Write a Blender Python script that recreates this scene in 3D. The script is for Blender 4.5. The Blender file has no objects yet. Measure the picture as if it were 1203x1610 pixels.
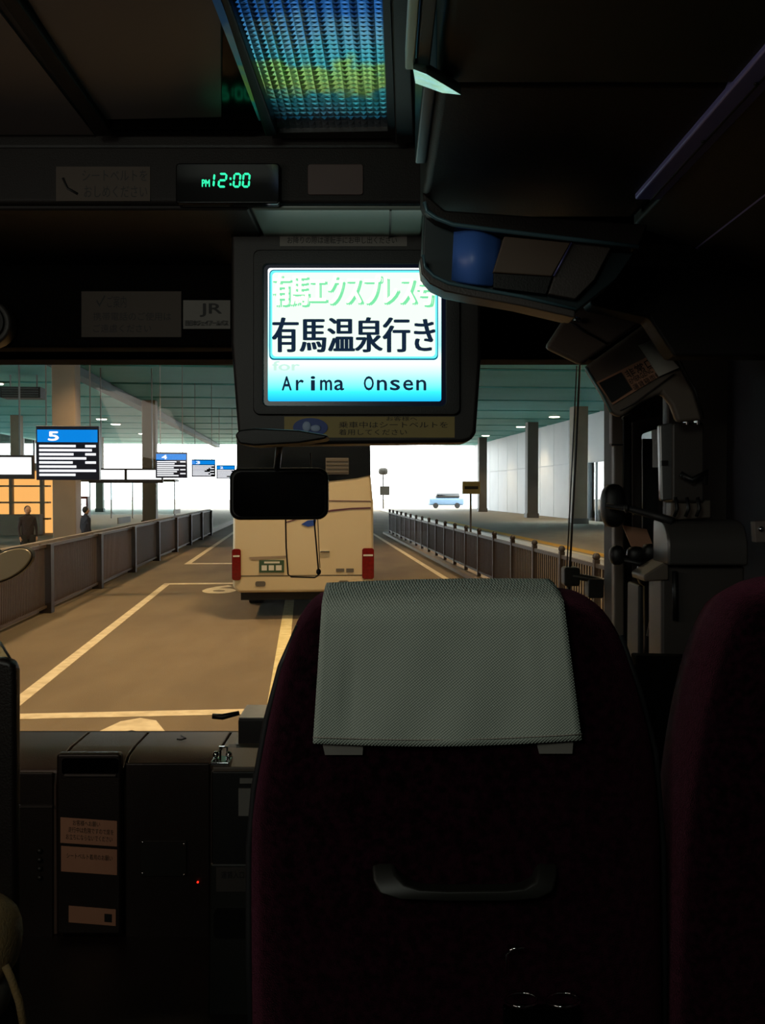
import bpy, bmesh, math, random
from mathutils import Vector, Matrix
random.seed(4)
S = bpy.context.scene
C = S.collection
# ------------------------------------------------------------------ camera, world, lights, exposure
F = 1400.0                      # focal length in pixels of the 1203 x 1610 frame
EYE = Vector((0, 0, 2.30))      # eye of a seated coach passenger above the road
PITCH = math.atan(33 / F)       # the horizon sits at pixel row 772
YAW = math.atan(123.5 / F)      # the road runs a little to the left of the coach axis
cam = bpy.data.cameras.new('camera')
cam.sensor_fit = 'VERTICAL'; cam.sensor_height = 24.0
cam.lens = 24.0 * F / 1610.0
cam.clip_start = 0.02; cam.clip_end = 600
co = bpy.data.objects.new('camera', cam); C.objects.link(co)
co.location = EYE; co.rotation_euler = (math.pi / 2 - PITCH, 0, 0)
S.camera = co

W = bpy.data.worlds.new('sky'); W.use_nodes = True; S.world = W
W.node_tree.nodes['Background'].inputs[0].default_value = (0.90, 0.96, 1.0, 1)
W.node_tree.nodes['Background'].inputs[1].default_value = 9.0

S.view_settings.view_transform = 'Standard'
S.view_settings.look = 'None'
S.view_settings.exposure = 0.0
S.view_settings.gamma = 1.0
S.view_settings.use_curve_mapping = False

def RD(u, v, z=0.0):
    """road frame (u to the right of the lane, v ahead, z up) to world"""
    return Vector((u * math.cos(YAW) - v * math.sin(YAW), u * math.sin(YAW) + v * math.cos(YAW), z))
def lamp(name, kind, loc, power, col, rot=(0, 0, 0), **k):
    d = bpy.data.lights.new(name, kind); d.energy = power; d.color = col
    for a, b in k.items(): setattr(d, a, b)
    o = bpy.data.objects.new(name, d); C.objects.link(o); o.location = loc; o.rotation_euler = rot
    return o
# added fill lights, unseen, brightening the headrest cover, ceiling panels and dashboard labels
lamp('cabin_fill', 'AREA', (-0.65, -0.8, 2.93), 5.6, (0.92, 1.0, 0.86), (1.15, 0, -.18), shape='RECTANGLE', size=0.6, size_y=0.35)
lamp('side_fill', 'AREA', (-1.38, 0.2, 2.75), 7.5, (1.0, 0.86, 0.74), (0, -2.0, 0), shape='RECTANGLE', size=0.6, size_y=1.6)
lamp('dash_fill', 'SPOT', (-1.25, 1.25, 2.15), 5, (1.0, 0.74, 0.56), (1.13, 0, -.40), shadow_soft_size=.04, spot_size=.95, spot_blend=.6)
# sodium-warm downlights of the bus station, one per fixture (fixtures are built further down)
NEAR_LAMPS = [(-6.5, 8), (6.5, 8), (-6.5, 20), (6.5, 20), (-6.5, 32), (6.5, 32), (0, 2), (0, 14)]
for u, v in NEAR_LAMPS:
    lamp('downlight', 'SPOT', RD(u, v, 7.5), 1750, (1.0, 0.70, 0.40), (0, 0, 0), spot_size=2.5, spot_blend=0.7, shadow_soft_size=0.35)
FAR_LAMPS = [(18, 63), (18, 73), (17.5, 85), (-15.3, 46), (-15.3, 59.5), (-15, 68), (-15, 73), (-15, 85), (18, 40), (-10, 26)]
for u, v in FAR_LAMPS:
    lamp('downlight', 'SPOT', RD(u, v, 7.5), 1300, (1.0, 0.80, 0.52), (0, 0, 0), spot_size=1.9, spot_blend=0.7, shadow_soft_size=0.35)

# ------------------------------------------------------------------ helpers
def ray(px, py):
    d = (px - 601.5) / F; e = -(py - 805) / F
    return Vector((d, math.cos(PITCH) + e * math.sin(PITCH), -math.sin(PITCH) + e * math.cos(PITCH)))
def P(px, py, Y):
    r = ray(px, py); return EYE + r * (Y / r.y)
def ZY(py, Y): return P(601.5, py, Y).z
def XY(px, Y): return P(px, 772, Y).x
def lin(c):
    if isinstance(c, str):
        c = [int(c[i:i + 2], 16) / 255 for i in (0, 2, 4)]
        c = [x / 12.92 if x <= .04045 else ((x + .055) / 1.055) ** 2.4 for x in c]
    return (c[0], c[1], c[2], 1)
MATS = {}
def mat(name, col, rough=.6, metal=0, noise=None, bump=None, spec=.5, emit=None, es=0):
    """noise = (scale, amount, colour2, stretch) ; bump = (scale, strength)"""
    if name in MATS: return MATS[name]
    m = bpy.data.materials.new(name); m.use_nodes = True; n = m.node_tree.nodes; l = m.node_tree.links
    b = n['Principled BSDF']
    b.inputs['Base Color'].default_value = lin(col); b.inputs['Roughness'].default_value = rough
    b.inputs['Metallic'].default_value = metal; b.inputs['Specular IOR Level'].default_value = spec
    if emit: b.inputs['Emission Color'].default_value = lin(emit); b.inputs['Emission Strength'].default_value = es
    tc = n.new('ShaderNodeTexCoord')
    if noise:
        sc, amt, c2 = noise[:3]; st = noise[3] if len(noise) > 3 else (1, 1, 1)
        mp = n.new('ShaderNodeMapping'); mp.inputs['Scale'].default_value = st
        t = n.new('ShaderNodeTexNoise'); t.inputs['Scale'].default_value = sc; t.inputs['Detail'].default_value = 4
        r = n.new('ShaderNodeMapRange'); r.inputs[1].default_value = .35; r.inputs[2].default_value = .65
        r.inputs[3].default_value = 0; r.inputs[4].default_value = amt
        mx = n.new('ShaderNodeMix'); mx.data_type = 'RGBA'
        mx.inputs[6].default_value = lin(col); mx.inputs[7].default_value = lin(c2)
        l.new(tc.outputs['Object'], mp.inputs[0]); l.new(mp.outputs[0], t.inputs['Vector'])
        l.new(t.outputs['Fac'], r.inputs[0]); l.new(r.outputs[0], mx.inputs[0]); l.new(mx.outputs[2], b.inputs['Base Color'])
    if bump:
        t = n.new('ShaderNodeTexNoise'); t.inputs['Scale'].default_value = bump[0]; t.inputs['Detail'].default_value = 3
        bp = n.new('ShaderNodeBump'); bp.inputs['Strength'].default_value = bump[1]; bp.inputs['Distance'].default_value = .01
        l.new(tc.outputs['Object'], t.inputs['Vector']); l.new(t.outputs['Fac'], bp.inputs['Height']); l.new(bp.outputs[0], b.inputs['Normal'])
    MATS[name] = m; return m
def emat(name, col, st):
    if name in MATS: return MATS[name]
    m = bpy.data.materials.new(name); m.use_nodes = True; n = m.node_tree.nodes
    n.remove(n['Principled BSDF']); e = n.new('ShaderNodeEmission')
    e.inputs[0].default_value = lin(col); e.inputs[1].default_value = st
    m.node_tree.links.new(e.outputs[0], n['Material Output'].inputs[0]); MATS[name] = m; return m
def glass(name, tint=(.93, .97, .96), refl=1.0):
    m = bpy.data.materials.new(name); m.use_nodes = True; n = m.node_tree.nodes; l = m.node_tree.links
    n.remove(n['Principled BSDF'])
    t = n.new('ShaderNodeBsdfTransparent'); t.inputs[0].default_value = lin(tint)
    g = n.new('ShaderNodeBsdfGlossy'); g.inputs['Roughness'].default_value = 0.01
    fr = n.new('ShaderNodeFresnel'); fr.inputs[0].default_value = 1.45
    ml = n.new('ShaderNodeMath'); ml.operation = 'MULTIPLY'; ml.inputs[1].default_value = refl
    mx = n.new('ShaderNodeMixShader')
    l.new(fr.outputs[0], ml.inputs[0]); l.new(ml.outputs[0], mx.inputs[0])
    l.new(t.outputs[0], mx.inputs[1]); l.new(g.outputs[0], mx.inputs[2]); l.new(mx.outputs[0], n['Material Output'].inputs[0])
    MATS[name] = m; return m
def link(name, me, m=None, parent=None, smooth=False, bev=0, seg=2):
    o = bpy.data.objects.new(name, me); C.objects.link(o)
    if m: me.materials.append(m)
    if parent:
        o.parent = parent
        if parent.type == 'EMPTY': o.matrix_parent_inverse = Matrix.Translation(parent.location).inverted()
    if smooth:
        for p in me.polygons: p.use_smooth = True
    if bev:
        b = o.modifiers.new('bevel', 'BEVEL'); b.width = bev; b.segments = seg; b.limit_method = 'ANGLE'; b.angle_limit = .6
        for p in me.polygons: p.use_smooth = True
        w = o.modifiers.new('normals', 'WEIGHTED_NORMAL'); w.keep_sharp = True
    return o
def fin(name, bm, m=None, parent=None, **k):
    bmesh.ops.recalc_face_normals(bm, faces=bm.faces)
    me = bpy.data.meshes.new(name); bm.to_mesh(me); bm.free(); return link(name, me, m, parent, **k)
def tag(o, label=None, cat=None, group=None, kind=None):
    if label: o['label'] = label
    if cat: o['category'] = cat
    if group: o['group'] = group
    if kind: o['kind'] = kind
    return o
def thing(name, loc, label, cat, group=None):
    o = bpy.data.objects.new(name, None); C.objects.link(o); o.location = loc; o.empty_display_size = .1
    return tag(o, label, cat, group)
def struct(o, label=None, cat=None): o['kind'] = 'structure'; return tag(o, label, cat)
def add_prism(bm, front, back):
    a = [bm.verts.new(p) for p in front]; b = [bm.verts.new(p) for p in back]; n = len(a)
    bm.faces.new(a); bm.faces.new(b[::-1])
    for i in range(n): bm.faces.new((a[i], b[i], b[(i + 1) % n], a[(i + 1) % n]))
def plate(name, pts, Y, th, m, parent=None, **k):
    """solid plate whose near face stands at depth Y; pts are its corners, th its thickness away from the eye"""
    fr = [P(p[0], p[1], p[2] if len(p) > 2 else Y) for p in pts]
    bm = bmesh.new(); add_prism(bm, fr, [f + Vector((0, th, 0)) for f in fr]); return fin(name, bm, m, parent, **k)
def prism(name, pts, off, m, parent=None, **k):
    bm = bmesh.new(); pts = [Vector(p) for p in pts]; add_prism(bm, pts, [p + Vector(off) for p in pts]); return fin(name, bm, m, parent, **k)
def rect(x0, y0, x1, y1): return [(x0, y0), (x1, y0), (x1, y1), (x0, y1)]
def rrect(x0, y0, x1, y1, r, n=5):
    out = []
    for cx, cy, a in ((x1 - r, y0 + r, -90), (x1 - r, y1 - r, 0), (x0 + r, y1 - r, 90), (x0 + r, y0 + r, 180)):
        for i in range(n + 1):
            t = math.radians(a + 90 * i / n); out.append((cx + r * math.cos(t), cy + r * math.sin(t)))
    return out
def add_box(bm, a, b, fn=None):
    (x0, y0, z0), (x1, y1, z1) = a, b
    c = [(x0, y0, z0), (x1, y0, z0), (x1, y1, z0), (x0, y1, z0), (x0, y0, z1), (x1, y0, z1), (x1, y1, z1), (x0, y1, z1)]
    v = [bm.verts.new(fn(*p) if fn else p) for p in c]
    for f in ((0, 3, 2, 1), (4, 5, 6, 7), (0, 1, 5, 4), (1, 2, 6, 5), (2, 3, 7, 6), (3, 0, 4, 7)): bm.faces.new([v[i] for i in f])
def box(name, a, b, m, parent=None, **k):
    bm = bmesh.new(); add_box(bm, a, b); return fin(name, bm, m, parent, **k)
def rbox(name, a, b, m, parent=None, **k):      # box in the road frame
    bm = bmesh.new(); add_box(bm, a, b, RD); return fin(name, bm, m, parent, **k)
def add_tube(bm, pts, r, n=8, closed=False):
    pts = [Vector(p) for p in pts]; rings = []
    N = len(pts)
    for i, p in enumerate(pts):
        if closed: d = pts[(i + 1) % N] - pts[i - 1]
        else: d = pts[min(i + 1, N - 1)] - pts[max(i - 1, 0)]
        d.normalize(); up = Vector((0, 0, 1)) if abs(d.z) < .9 else Vector((0, 1, 0))
        s = d.cross(up).normalized(); t = s.cross(d)
        rr = r[i] if isinstance(r, (list, tuple)) else r
        rings.append([bm.verts.new(p + (s * math.cos(2 * math.pi * k / n) + t * math.sin(2 * math.pi * k / n)) * rr) for k in range(n)])
    for i in range(N if closed else N - 1):
        A, B = rings[i], rings[(i + 1) % N]
        for k in range(n): bm.faces.new((A[k], A[(k + 1) % n], B[(k + 1) % n], B[k]))
    if not closed: bm.faces.new(rings[0][::-1]); bm.faces.new(rings[-1])
def tube(name, pts, r, m, parent=None, n=10, closed=False):
    bm = bmesh.new(); add_tube(bm, pts, r, n, closed); return fin(name, bm, m, parent, smooth=True)
def ell(name, c, r, m, parent=None, seg=24, power=1.0):
    """ellipsoid; power < 1 makes it boxier"""
    bm = bmesh.new(); bmesh.ops.create_uvsphere(bm, u_segments=seg, v_segments=seg // 2, radius=1)
    for v in bm.verts:
        q = [math.copysign(abs(t) ** power, t) for t in v.co]
        v.co = Vector((c[0] + q[0] * r[0], c[1] + q[1] * r[1], c[2] + q[2] * r[2]))
    return fin(name, bm, m, parent, smooth=True)
def disc(name, c, r, th, m, parent=None, axis=2, n=24):
    bm = bmesh.new(); bmesh.ops.create_cone(bm, cap_ends=True, segments=n, radius1=r, radius2=r, depth=th)
    if axis == 1: bmesh.ops.rotate(bm, verts=bm.verts, matrix=Matrix.Rotation(math.pi / 2, 3, 'X'))
    if axis == 0: bmesh.ops.rotate(bm, verts=bm.verts, matrix=Matrix.Rotation(math.pi / 2, 3, 'Y'))
    bmesh.ops.translate(bm, verts=bm.verts, vec=Vector(c)); return fin(name, bm, m, parent, bev=min(th, r) * .15)
def text_mesh(body, extr=.0):
    cu = bpy.data.curves.new('t', 'FONT'); cu.body = body; cu.resolution_u = 3; cu.extrude = extr
    o = bpy.data.objects.new('t', cu); C.objects.link(o)
    me = bpy.data.meshes.new_from_object(o.evaluated_get(bpy.context.evaluated_depsgraph_get()))
    bpy.data.objects.remove(o); bpy.data.curves.remove(cu); return me
def text(body, mp, m, parent, name='lettering', bold=0.0):
    """mp maps unit-square coordinates (s right, t up, d towards the reader in metres) to the world; lettering fills the square"""
    me = text_mesh(body)
    xs = [v.co.x for v in me.vertices]; ys = [v.co.y for v in me.vertices]
    x0, x1, y0, y1 = min(xs), max(xs), min(ys), max(ys)
    bm = bmesh.new()
    offs = [(0, 0)] if not bold else [(bold * dx, bold * dy) for dx, dy in ((0, 0), (1, 0), (-1, 0), (0, 1), (0, -1))]
    for k, (dx, dy) in enumerate(offs):
        vs = [bm.verts.new(mp((v.co.x - x0) / (x1 - x0) + dx, (v.co.y - y0) / (y1 - y0) + dy, k * 2e-5)) for v in me.vertices]
        for p in me.polygons:
            try: bm.faces.new([vs[i] for i in p.vertices])
            except ValueError: pass
    bpy.data.meshes.remove(me)
    me2 = bpy.data.meshes.new(name); bm.to_mesh(me2); bm.free(); return link(name, me2, m, parent)
def flat(x0, y0, x1, y1, Y, lift=.0008):      # lettering box given as picture rows on a plane at depth Y facing the eye
    a, b = P(x0, y0, Y), P(x1, y1, Y)
    return lambda s, t, d: Vector((a.x + (b.x - a.x) * s, Y - lift - d, b.z + (a.z - b.z) * t))
def quadmap(tl, tr, bl, lift):
    tl, tr, bl = Vector(tl), Vector(tr), Vector(bl); n = (tr - tl).cross(tl - bl).normalized()
    if n.y > 0: n = -n
    return lambda s, t, d: bl + (tr - tl) * s + (tl - bl) * t + n * (lift + d)

# ------------------------------------------------------------------ materials
M = {}
M['asphalt'] = mat('asphalt', '7c6a50', .9, noise=(.9, .6, '5e4e3a', (1, .35, 1)), bump=(60, .4))
M['paving'] = mat('platform paving', '8b8171', .85, noise=(2, .5, '766c5c'), bump=(30, .2))
M['cream_paint'] = mat('worn cream road paint', 'e8d6b2', .75, noise=(6, .6, 'b8a27c'))
M['yellow_paint'] = mat('worn pale yellow road paint', 'e0d09c', .75, noise=(6, .5, 'b49c5c'))
M['tactile'] = mat('yellow tactile paving', 'c79a2c', .8, noise=(5, .4, 'a07a20'))
M['teal_panel'] = mat('teal ceiling panel', '66bab6', .6, noise=(.3, .5, '52a29f'))
M['dark_gap'] = mat('dark ceiling void', '10201f', .8)
M['wall_panel'] = mat('pale grey wall panel', 'b9b9bd', .5, noise=(.5, .4, 'a8a8b0'))
M['column'] = mat('warm grey column cladding', '8b7a66', .6, noise=(1, .4, '766450'))
M['column_dark'] = mat('dark grey column', '57524b', .6, noise=(1, .4, '4a443d'))
M['fence_dark'] = mat('dark brown painted steel', '2a201a', .5, noise=(8, .4, '1f1713'))
M['fence_brown'] = mat('brown painted steel', '4a382b', .55, noise=(8, .4, '3a2a20'))
M['bus_cream'] = mat('cream coach paint', 'c3b291', .35, noise=(.6, .3, 'b8a684'))
M['bus_glass'] = mat('dark coach glass', '0d1116', .08, spec=.8)
M['bus_dark'] = mat('black underbody', '0b0a09', .7, noise=(5, .4, '15120f'))
M['stripe'] = mat('dark purple stripe paint', '5a3646', .4, noise=(4, .3, '4c2c3c'))
M['tail_red'] = mat('dark red lamp lens', '6d0d10', .15, noise=(20, .5, '4a0708'))
M['plate_green'] = mat('green licence plate', '2f4a34', .5, noise=(10, .3, '263d2a'))
M['white_plastic'] = mat('pale plastic', 'c8c4b8', .5, noise=(5, .2, 'b8b4a8'))
M['chrome'] = mat('chrome', 'c9c9c9', .12, 1, noise=(20, .2, 'b0b0b0'))
M['black_plastic'] = mat('matt black plastic', '0b0b0b', .5, noise=(40, .4, '060606'), bump=(400, .08))
M['black_gloss'] = mat('glossy black plastic', '030303', .12, noise=(10, .3, '050505'), spec=.2)
M['housing'] = mat('charcoal screen housing', '1f1b19', .5, noise=(30, .3, '181614'), bump=(500, .08))
M['trim_brown'] = mat('dark brown interior trim', '140f0c', .6, noise=(8, .5, '0f0b09'), bump=(300, .1), spec=.3)
M['trim_tan'] = mat('taupe pillar trim', '5f554c', .5, noise=(6, .3, '554b43'), bump=(300, .06))
M['trim_grey'] = mat('warm grey interior panel', '3c3734', .45, noise=(6, .4, '332e2c'), bump=(300, .08))
M['ceil_dark'] = mat('dark ceiling lining', '1b1a1b', .6, noise=(20, .4, '151415'))
M['ceil_grey'] = mat('grey ceiling panel', '4a4341', .3, noise=(3, .3, '433c3a'))
M['dash'] = mat('dark dashboard vinyl', '1c1410', .42, noise=(15, .5, '140e0b'), bump=(350, .12))
M['dash_top'] = mat('brown dashboard top', '53423a', .4, noise=(8, .4, '45362f'), bump=(350, .1))
M['fabric'] = mat('wine moquette', '240a16', .95, noise=(110, 1.0, '050304'), bump=(600, .5), spec=.05)
for _k, _v in (('Sheen Weight', .42), ('Sheen Roughness', .4), ('Sheen Tint', (.40, .10, .17, 1))): M['fabric'].node_tree.nodes['Principled BSDF'].inputs[_k].default_value = _v
M['seat_shell'] = mat('dark grey seat shell', '1c1c1e', .55, noise=(30, .3, '151517'))
M['handle_grey'] = mat('olive grey grab handle', '161611', .5, noise=(20, .3, '11110d'))
M['paper_yellow'] = mat('faded yellow sticker', '9a8a52', .6, noise=(12, .3, '857645'))
M['paper_tan'] = mat('faded tan sticker', 'a87a60', .6, noise=(12, .3, '966b54'))
M['paper_dim'] = mat('dull brown sticker', '3e3226', .6, noise=(12, .3, '332920'))
M['paper_grey'] = mat('grey paper label', '77746e', .6, noise=(12, .3, '6a6862'))
M['paper_white'] = mat('off white sticker', 'a8a49a', .6, noise=(12, .3, '97938a'))
M['ink'] = mat('dark ink', '0c0b0b', .6, noise=(30, .2, '101010'))
M['ink_blue'] = mat('blue ink', '1c3f8c', .5, noise=(30, .2, '18387c'))
M['ink_pale'] = mat('pale ink', '9ab0d0', .5, noise=(30, .2, '8aa0c0'))
M['blue_panel'] = mat('blue grey curved panel', '4470c4', .4, noise=(10, .3, '3a62b0'))
M['teal_face'] = mat('dark teal panel', '16262a', .4, noise=(10, .3, '122024'))
M['rack_dark'] = mat('dark green rack lining', '0a241a', .6, noise=(30, .5, '061810'))
M['lilac'] = mat('lilac anodised rail', '8c8cd0', .4, .2, noise=(10, .3, '7c7cc0'))
M['steel'] = mat('brushed steel', '8f8f90', .35, .8, noise=(60, .3, '7f7f80', (1, 1, 8)))
M['beige_cloth'] = mat('beige cotton cloth', '8a6d42', .9, noise=(90, .3, '7f7058'), bump=(300, .3))
M['orange_shop'] = emat('warm lit shop front', 'ffb868', 1.1)
M['white_lit'] = emat('backlit white panel', 'f4f8ff', 2.2)
M['blue_lit'] = emat('backlit blue panel', '0c86e8', 1.1)
M['sign_navy'] = mat('navy sign board', '1a1e38', .4, noise=(3, .2, '161a30'))
M['white_print'] = emat('backlit white print', 'f2f4ff', 1.3)
M['lens'] = emat('lamp lens', 'fff6e0', 14)
M['led_green'] = emat('green clock digit', '35ffb0', 1.3)
M['led_red'] = emat('small red indicator', 'ff2010', 3.0)
M['windscreen'] = glass('windscreen glass', (.97, .97, .95), .6)
M['far_glass'] = glass('window glass', (.8, .9, .92), 1)
M['cone_white'] = mat('pale far building', 'b8c4d0', .7, noise=(1, .3, 'a8b4c4'))

# ================================================================== BUS STATION
road = rbox('road', (-5.0, -20, -.3), (9.2, 240, 0), M['asphalt']); struct(road)
wl = rbox('platform', (-46, -20, -.3), (-5.0, 105, .2), M['paving']); struct(wl)
wr = rbox('platform', (9.2, -20, -.3), (24, 105, .2), M['paving']); struct(wr)
og = rbox('ground', (-120, 105, -.3), (-5.0, 240, 0), M['paving']); struct(og)
og2 = rbox('ground', (9.2, 105, -.3), (120, 240, 0), M['paving']); struct(og2)
def mark(name, u0, u1, v0, v1, m, u0b=None):
    bm = bmesh.new(); d = (u0b - u0) if u0b is not None else 0
    add_prism(bm, [RD(u0, v0, .001), RD(u1, v0, .001), RD(u1 + d, v1, .001), RD(u0 + d, v1, .001)],
              [RD(u0, v0, .006), RD(u1, v0, .006), RD(u1 + d, v1, .006), RD(u0 + d, v1, .006)])
    return fin(name, bm, m, road)
mark('lane_line', 3.62, 3.78, 4, 60, M['cream_paint'])
mark('lane_line', -.40, -.21, 4, 60, M['yellow_paint'])
mark('bay_line', -3.18, -3.02, 9.3, 22.3, M['cream_paint'], -3.46)
mark('bay_line', -3.05, -2.89, 4.0, 9.3, M['cream_paint'], -3.18)
mark('bay_line', -3.18, -.40, 9.2, 9.42, M['cream_paint'])
mark('bay_line', -3.46, -.40, 22.2, 22.5, M['cream_paint'])
mark('bay_line', -3.75, -.40, 28.3, 28.7, M['cream_paint'])
mark('bay_line', -3.75, -3.58, 28.7, 52, M['cream_paint'], -4.0)
def ground_text(body, u0, u1, v0, v1):
    text(body, lambda s, t, d: RD(u0 + (u1 - u0) * s, v0 + (v1 - v0) * t, .0075 + d), M['cream_paint'], road, 'bay_number', bold=.06)
ground_text('6', -2.3, -1.6, 20.2, 21.8)
ground_text('0', -1.98, -1.32, 7.2, 9.02)
# kerbs and tactile strips
rbox('kerb', (9.02, -20, 0), (9.24, 105, .22), M['white_plastic'], wr)
rbox('kerb', (-5.2, -20, 0), (-4.98, 105, .22), M['column'], wl)
rbox('kerb_strip', (4.25, 8, 0.0), (4.8, 48, .10), M['column'], road)
rbox('tactile_strip', (9.5, 4, .2), (10.0, 60, .205), M['tactile'], wr)

# station ceiling: a dark void slab with teal panels hung below, gaps left open
ceil = rbox('ceiling', (-46, -20, 7.9), (24, 105, 8.3), M['dark_gap']); struct(ceil)
v = -20.0
gaps = []
pitch_v = 6.6
while v < 104.5:
    v1 = min(v + pitch_v, 105)
    for u0, u1 in ((-46, -28), (-28, -10.3), (-9.7, 3), (3, 24)):
        rbox('ceiling_panel', (u0 + .03, v + .10, 7.70), (u1 - .03, v1 - .62, 7.78), M['teal_panel'], ceil)
    v = v1
beam = rbox('beam', (-10.3, -20, 7.35), (-9.7, 105, 7.9), mat('blue grey beam', '3c5f66', .6, noise=(1, .3, '34555c')), ceil)
# back wall of the station far behind the coach
struct(rbox('wall_back', (-46, -20.3, 0), (24, -20, 8.3), M['column']))
# right wall of pale panels with a glazed opening
wallr = rbox('wall_right', (20.1, -20, 0), (20.5, 54.6, 8.0), M['wall_panel'])
struct(wallr)
w2 = rbox('wall_right', (20.1, 62, 0), (20.5, 105, 8.0), M['wall_panel']); struct(w2)
w3 = rbox('wall_right', (20.1, 54.6, 4.3), (20.5, 62, 8.0), M['wall_panel']); struct(w3)
vv = -20
while vv < 105:
    v1 = min(vv + 4.1, 105)
    for z0, z1 in ((.2, 4.3), (4.34, 7.7)):
        if z0 < 1 and vv + 4 > 54.6 and vv < 61.9: continue
        rbox('wall_panel', (20.02, vv + .03, z0 + .03), (20.1, v1 - .03, z1 - .03), M['wall_panel'], w2 if vv > 61 else (w3 if vv > 54 else wallr))
    vv = v1
win = struct(rbox('window_1', (20.15, 54.6, .2), (20.2, 62, 4.3), M['far_glass']))
for vvv in (54.6, 56.4, 58.2, 60, 61.7): rbox('mullion', (20.08, vvv, .2), (20.28, vvv + .12, 4.3), M['steel'], win)
# columns of the right and left platforms
def column(u, v, w, m, label, group=None):
    t = thing('column', RD(u, v, .2), label, 'column', group)
    rbox('shaft', (u - w / 2, v - w / 2, .2), (u + w / 2, v + w / 2, 7.72), m, t, bev=.04)
    rbox('base', (u - w / 2 - .06, v - w / 2 - .06, .2), (u + w / 2 + .06, v + w / 2 + .06, .55), M['column_dark'], t, bev=.02)
    return t
column(17.6, 56, .95, M['column'], 'warm grey square column nearest the glazed opening on the right platform')
column(17.9, 69, .85, M['column_dark'], 'dark grey column in the middle of the pale panelled wall')
column(18, 89, .8, M['column_dark'], 'slim grey column at the bright far end of the right platform')
column(-8.9, 34.5, .85, M['column'], 'tan square column behind the left railing under the nearest blue sign')
column(-9.2, 54.5, .8, M['column'], 'tan column farther along the left platform near the small blue signs')
column(-16, 30, .9, M['column'], 'tan column at the left edge of the view beside the lit shop')

# downlight fixtures
LAMP_WORDS = ['second glowing downlight from the right, above the pale wall', 'third glowing downlight from the right, nearer the television', 'smallest downlight right of the television near the bright opening',
    'leftmost glowing downlight, at the left border under the teal ceiling', 'downlight just left of and above the top of the 5 sign', 'first downlight right of the 5 sign', 'second downlight right of the 5 sign', 'farthest left downlight above the 4 sign',
    'nearest downlight over the right platform, beside the wiper rods', 'nearest downlight over the left platform, left of the tan column']
for i, (u, v) in enumerate(FAR_LAMPS + NEAR_LAMPS):
    lbt = LAMP_WORDS[i] if i < 10 else 'round downlight over the lane %s, hidden above the windscreen header' % ['left and closest', 'right and closest', 'left in the middle row', 'right in the middle row', 'left in the far row', 'right in the far row', 'straight above the coach nose', 'centred ahead of the coach'][i - 10]
    t = thing('ceiling_light', RD(u, v, 7.70), lbt, 'light', 'downlights in the teal station ceiling')
    z = 7.70
    bm = bmesh.new()
    bmesh.ops.create_cone(bm, cap_ends=True, segments=20, radius1=.42, radius2=.42, depth=.06); bmesh.ops.translate(bm, verts=bm.verts, vec=RD(u, v, z - .03)); fin('rim', bm, M['white_plastic'], t)
    bm = bmesh.new()
    bmesh.ops.create_cone(bm, cap_ends=True, segments=20, radius1=.36, radius2=.36, depth=.03); bmesh.ops.translate(bm, verts=bm.verts, vec=RD(u, v, z - .072)); fin('lens', bm, M['lens'], t)
vent = thing('ceiling_vent', RD(-12.5, 43, 6.9), 'dark slatted vent box hanging under the teal ceiling above the nearest blue sign', 'vent')
rbox('casing', (-13.9, 42.4, 6.6), (-12.1, 43.4, 7.1), M['fence_dark'], vent)
for k in range(4): rbox('slat', (-13.8, 42.32, 6.66 + k * .11), (-12.2, 42.4, 6.70 + k * .11), M['column_dark'], vent)
for u in (-13.6, -12.4): rbox('hanger', (u, 42.8, 7.1), (u + .06, 42.86, 7.7), M['steel'], vent)

# right railing: posts with ball caps, rails, balusters
def railing(u, v0, v1, sp, z0, h, pw, bar_sp, m, mp, label, cap):
    t = thing('railing', RD(u, v0, z0), label, 'railing')
    n = int((v1 - v0) / sp)
    for i in range(n + 1):
        v = v0 + i * sp
        p = rbox('post', (u - pw / 2, v - pw / 2, z0), (u + pw / 2, v + pw / 2, z0 + h + cap), mp, t)
        if cap: 
            c = RD(u, v, z0 + h + cap + pw * .5); ell('post_cap', c, (pw * .7,) * 3, mp, p, 10)
    for i in range(n):
        a = v0 + i * sp + pw / 2; b = v0 + (i + 1) * sp - pw / 2
        rbox('top_rail', (u - .03, a, z0 + h - .06), (u + .03, b, z0 + h), m, t)
        rbox('bottom_rail', (u - .03, a, z0 + .1), (u + .03, b, z0 + .15), m, t)
    bm = bmesh.new()
    for i in range(n):
        a = v0 + i * sp + pw / 2; b = v0 + (i + 1) * sp - pw / 2
        k = int((b - a) / bar_sp)
        for j in range(1, k):
            vv = a + (b - a) * j / k; add_box(bm, (u - .012, vv - .012, z0 + .15), (u + .012, vv + .012, z0 + h - .06), RD)
    o = fin('balusters', bm, m, t); o['kind'] = 'stuff'
    return t
railing(4.5, 9.7, 47, 1.85, .10, 1.08, .09, .13, M['fence_dark'], M['fence_dark'],
        'long dark steel railing with ball topped posts along the right of the lane', .06)
railing(-4.85, 8.9, 50, 4.2, .0, 1.30, .22, .085, M['fence_brown'], M['fence_dark'],
        'long brown barred railing with thick posts along the left of the lane', 0)
rb = rbox('handrail', (-5.25, 8, 1.22), (-5.15, 50, 1.30), M['column']); tag(rb, 'pale handrail running just behind the brown left railing', 'handrail')

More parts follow.
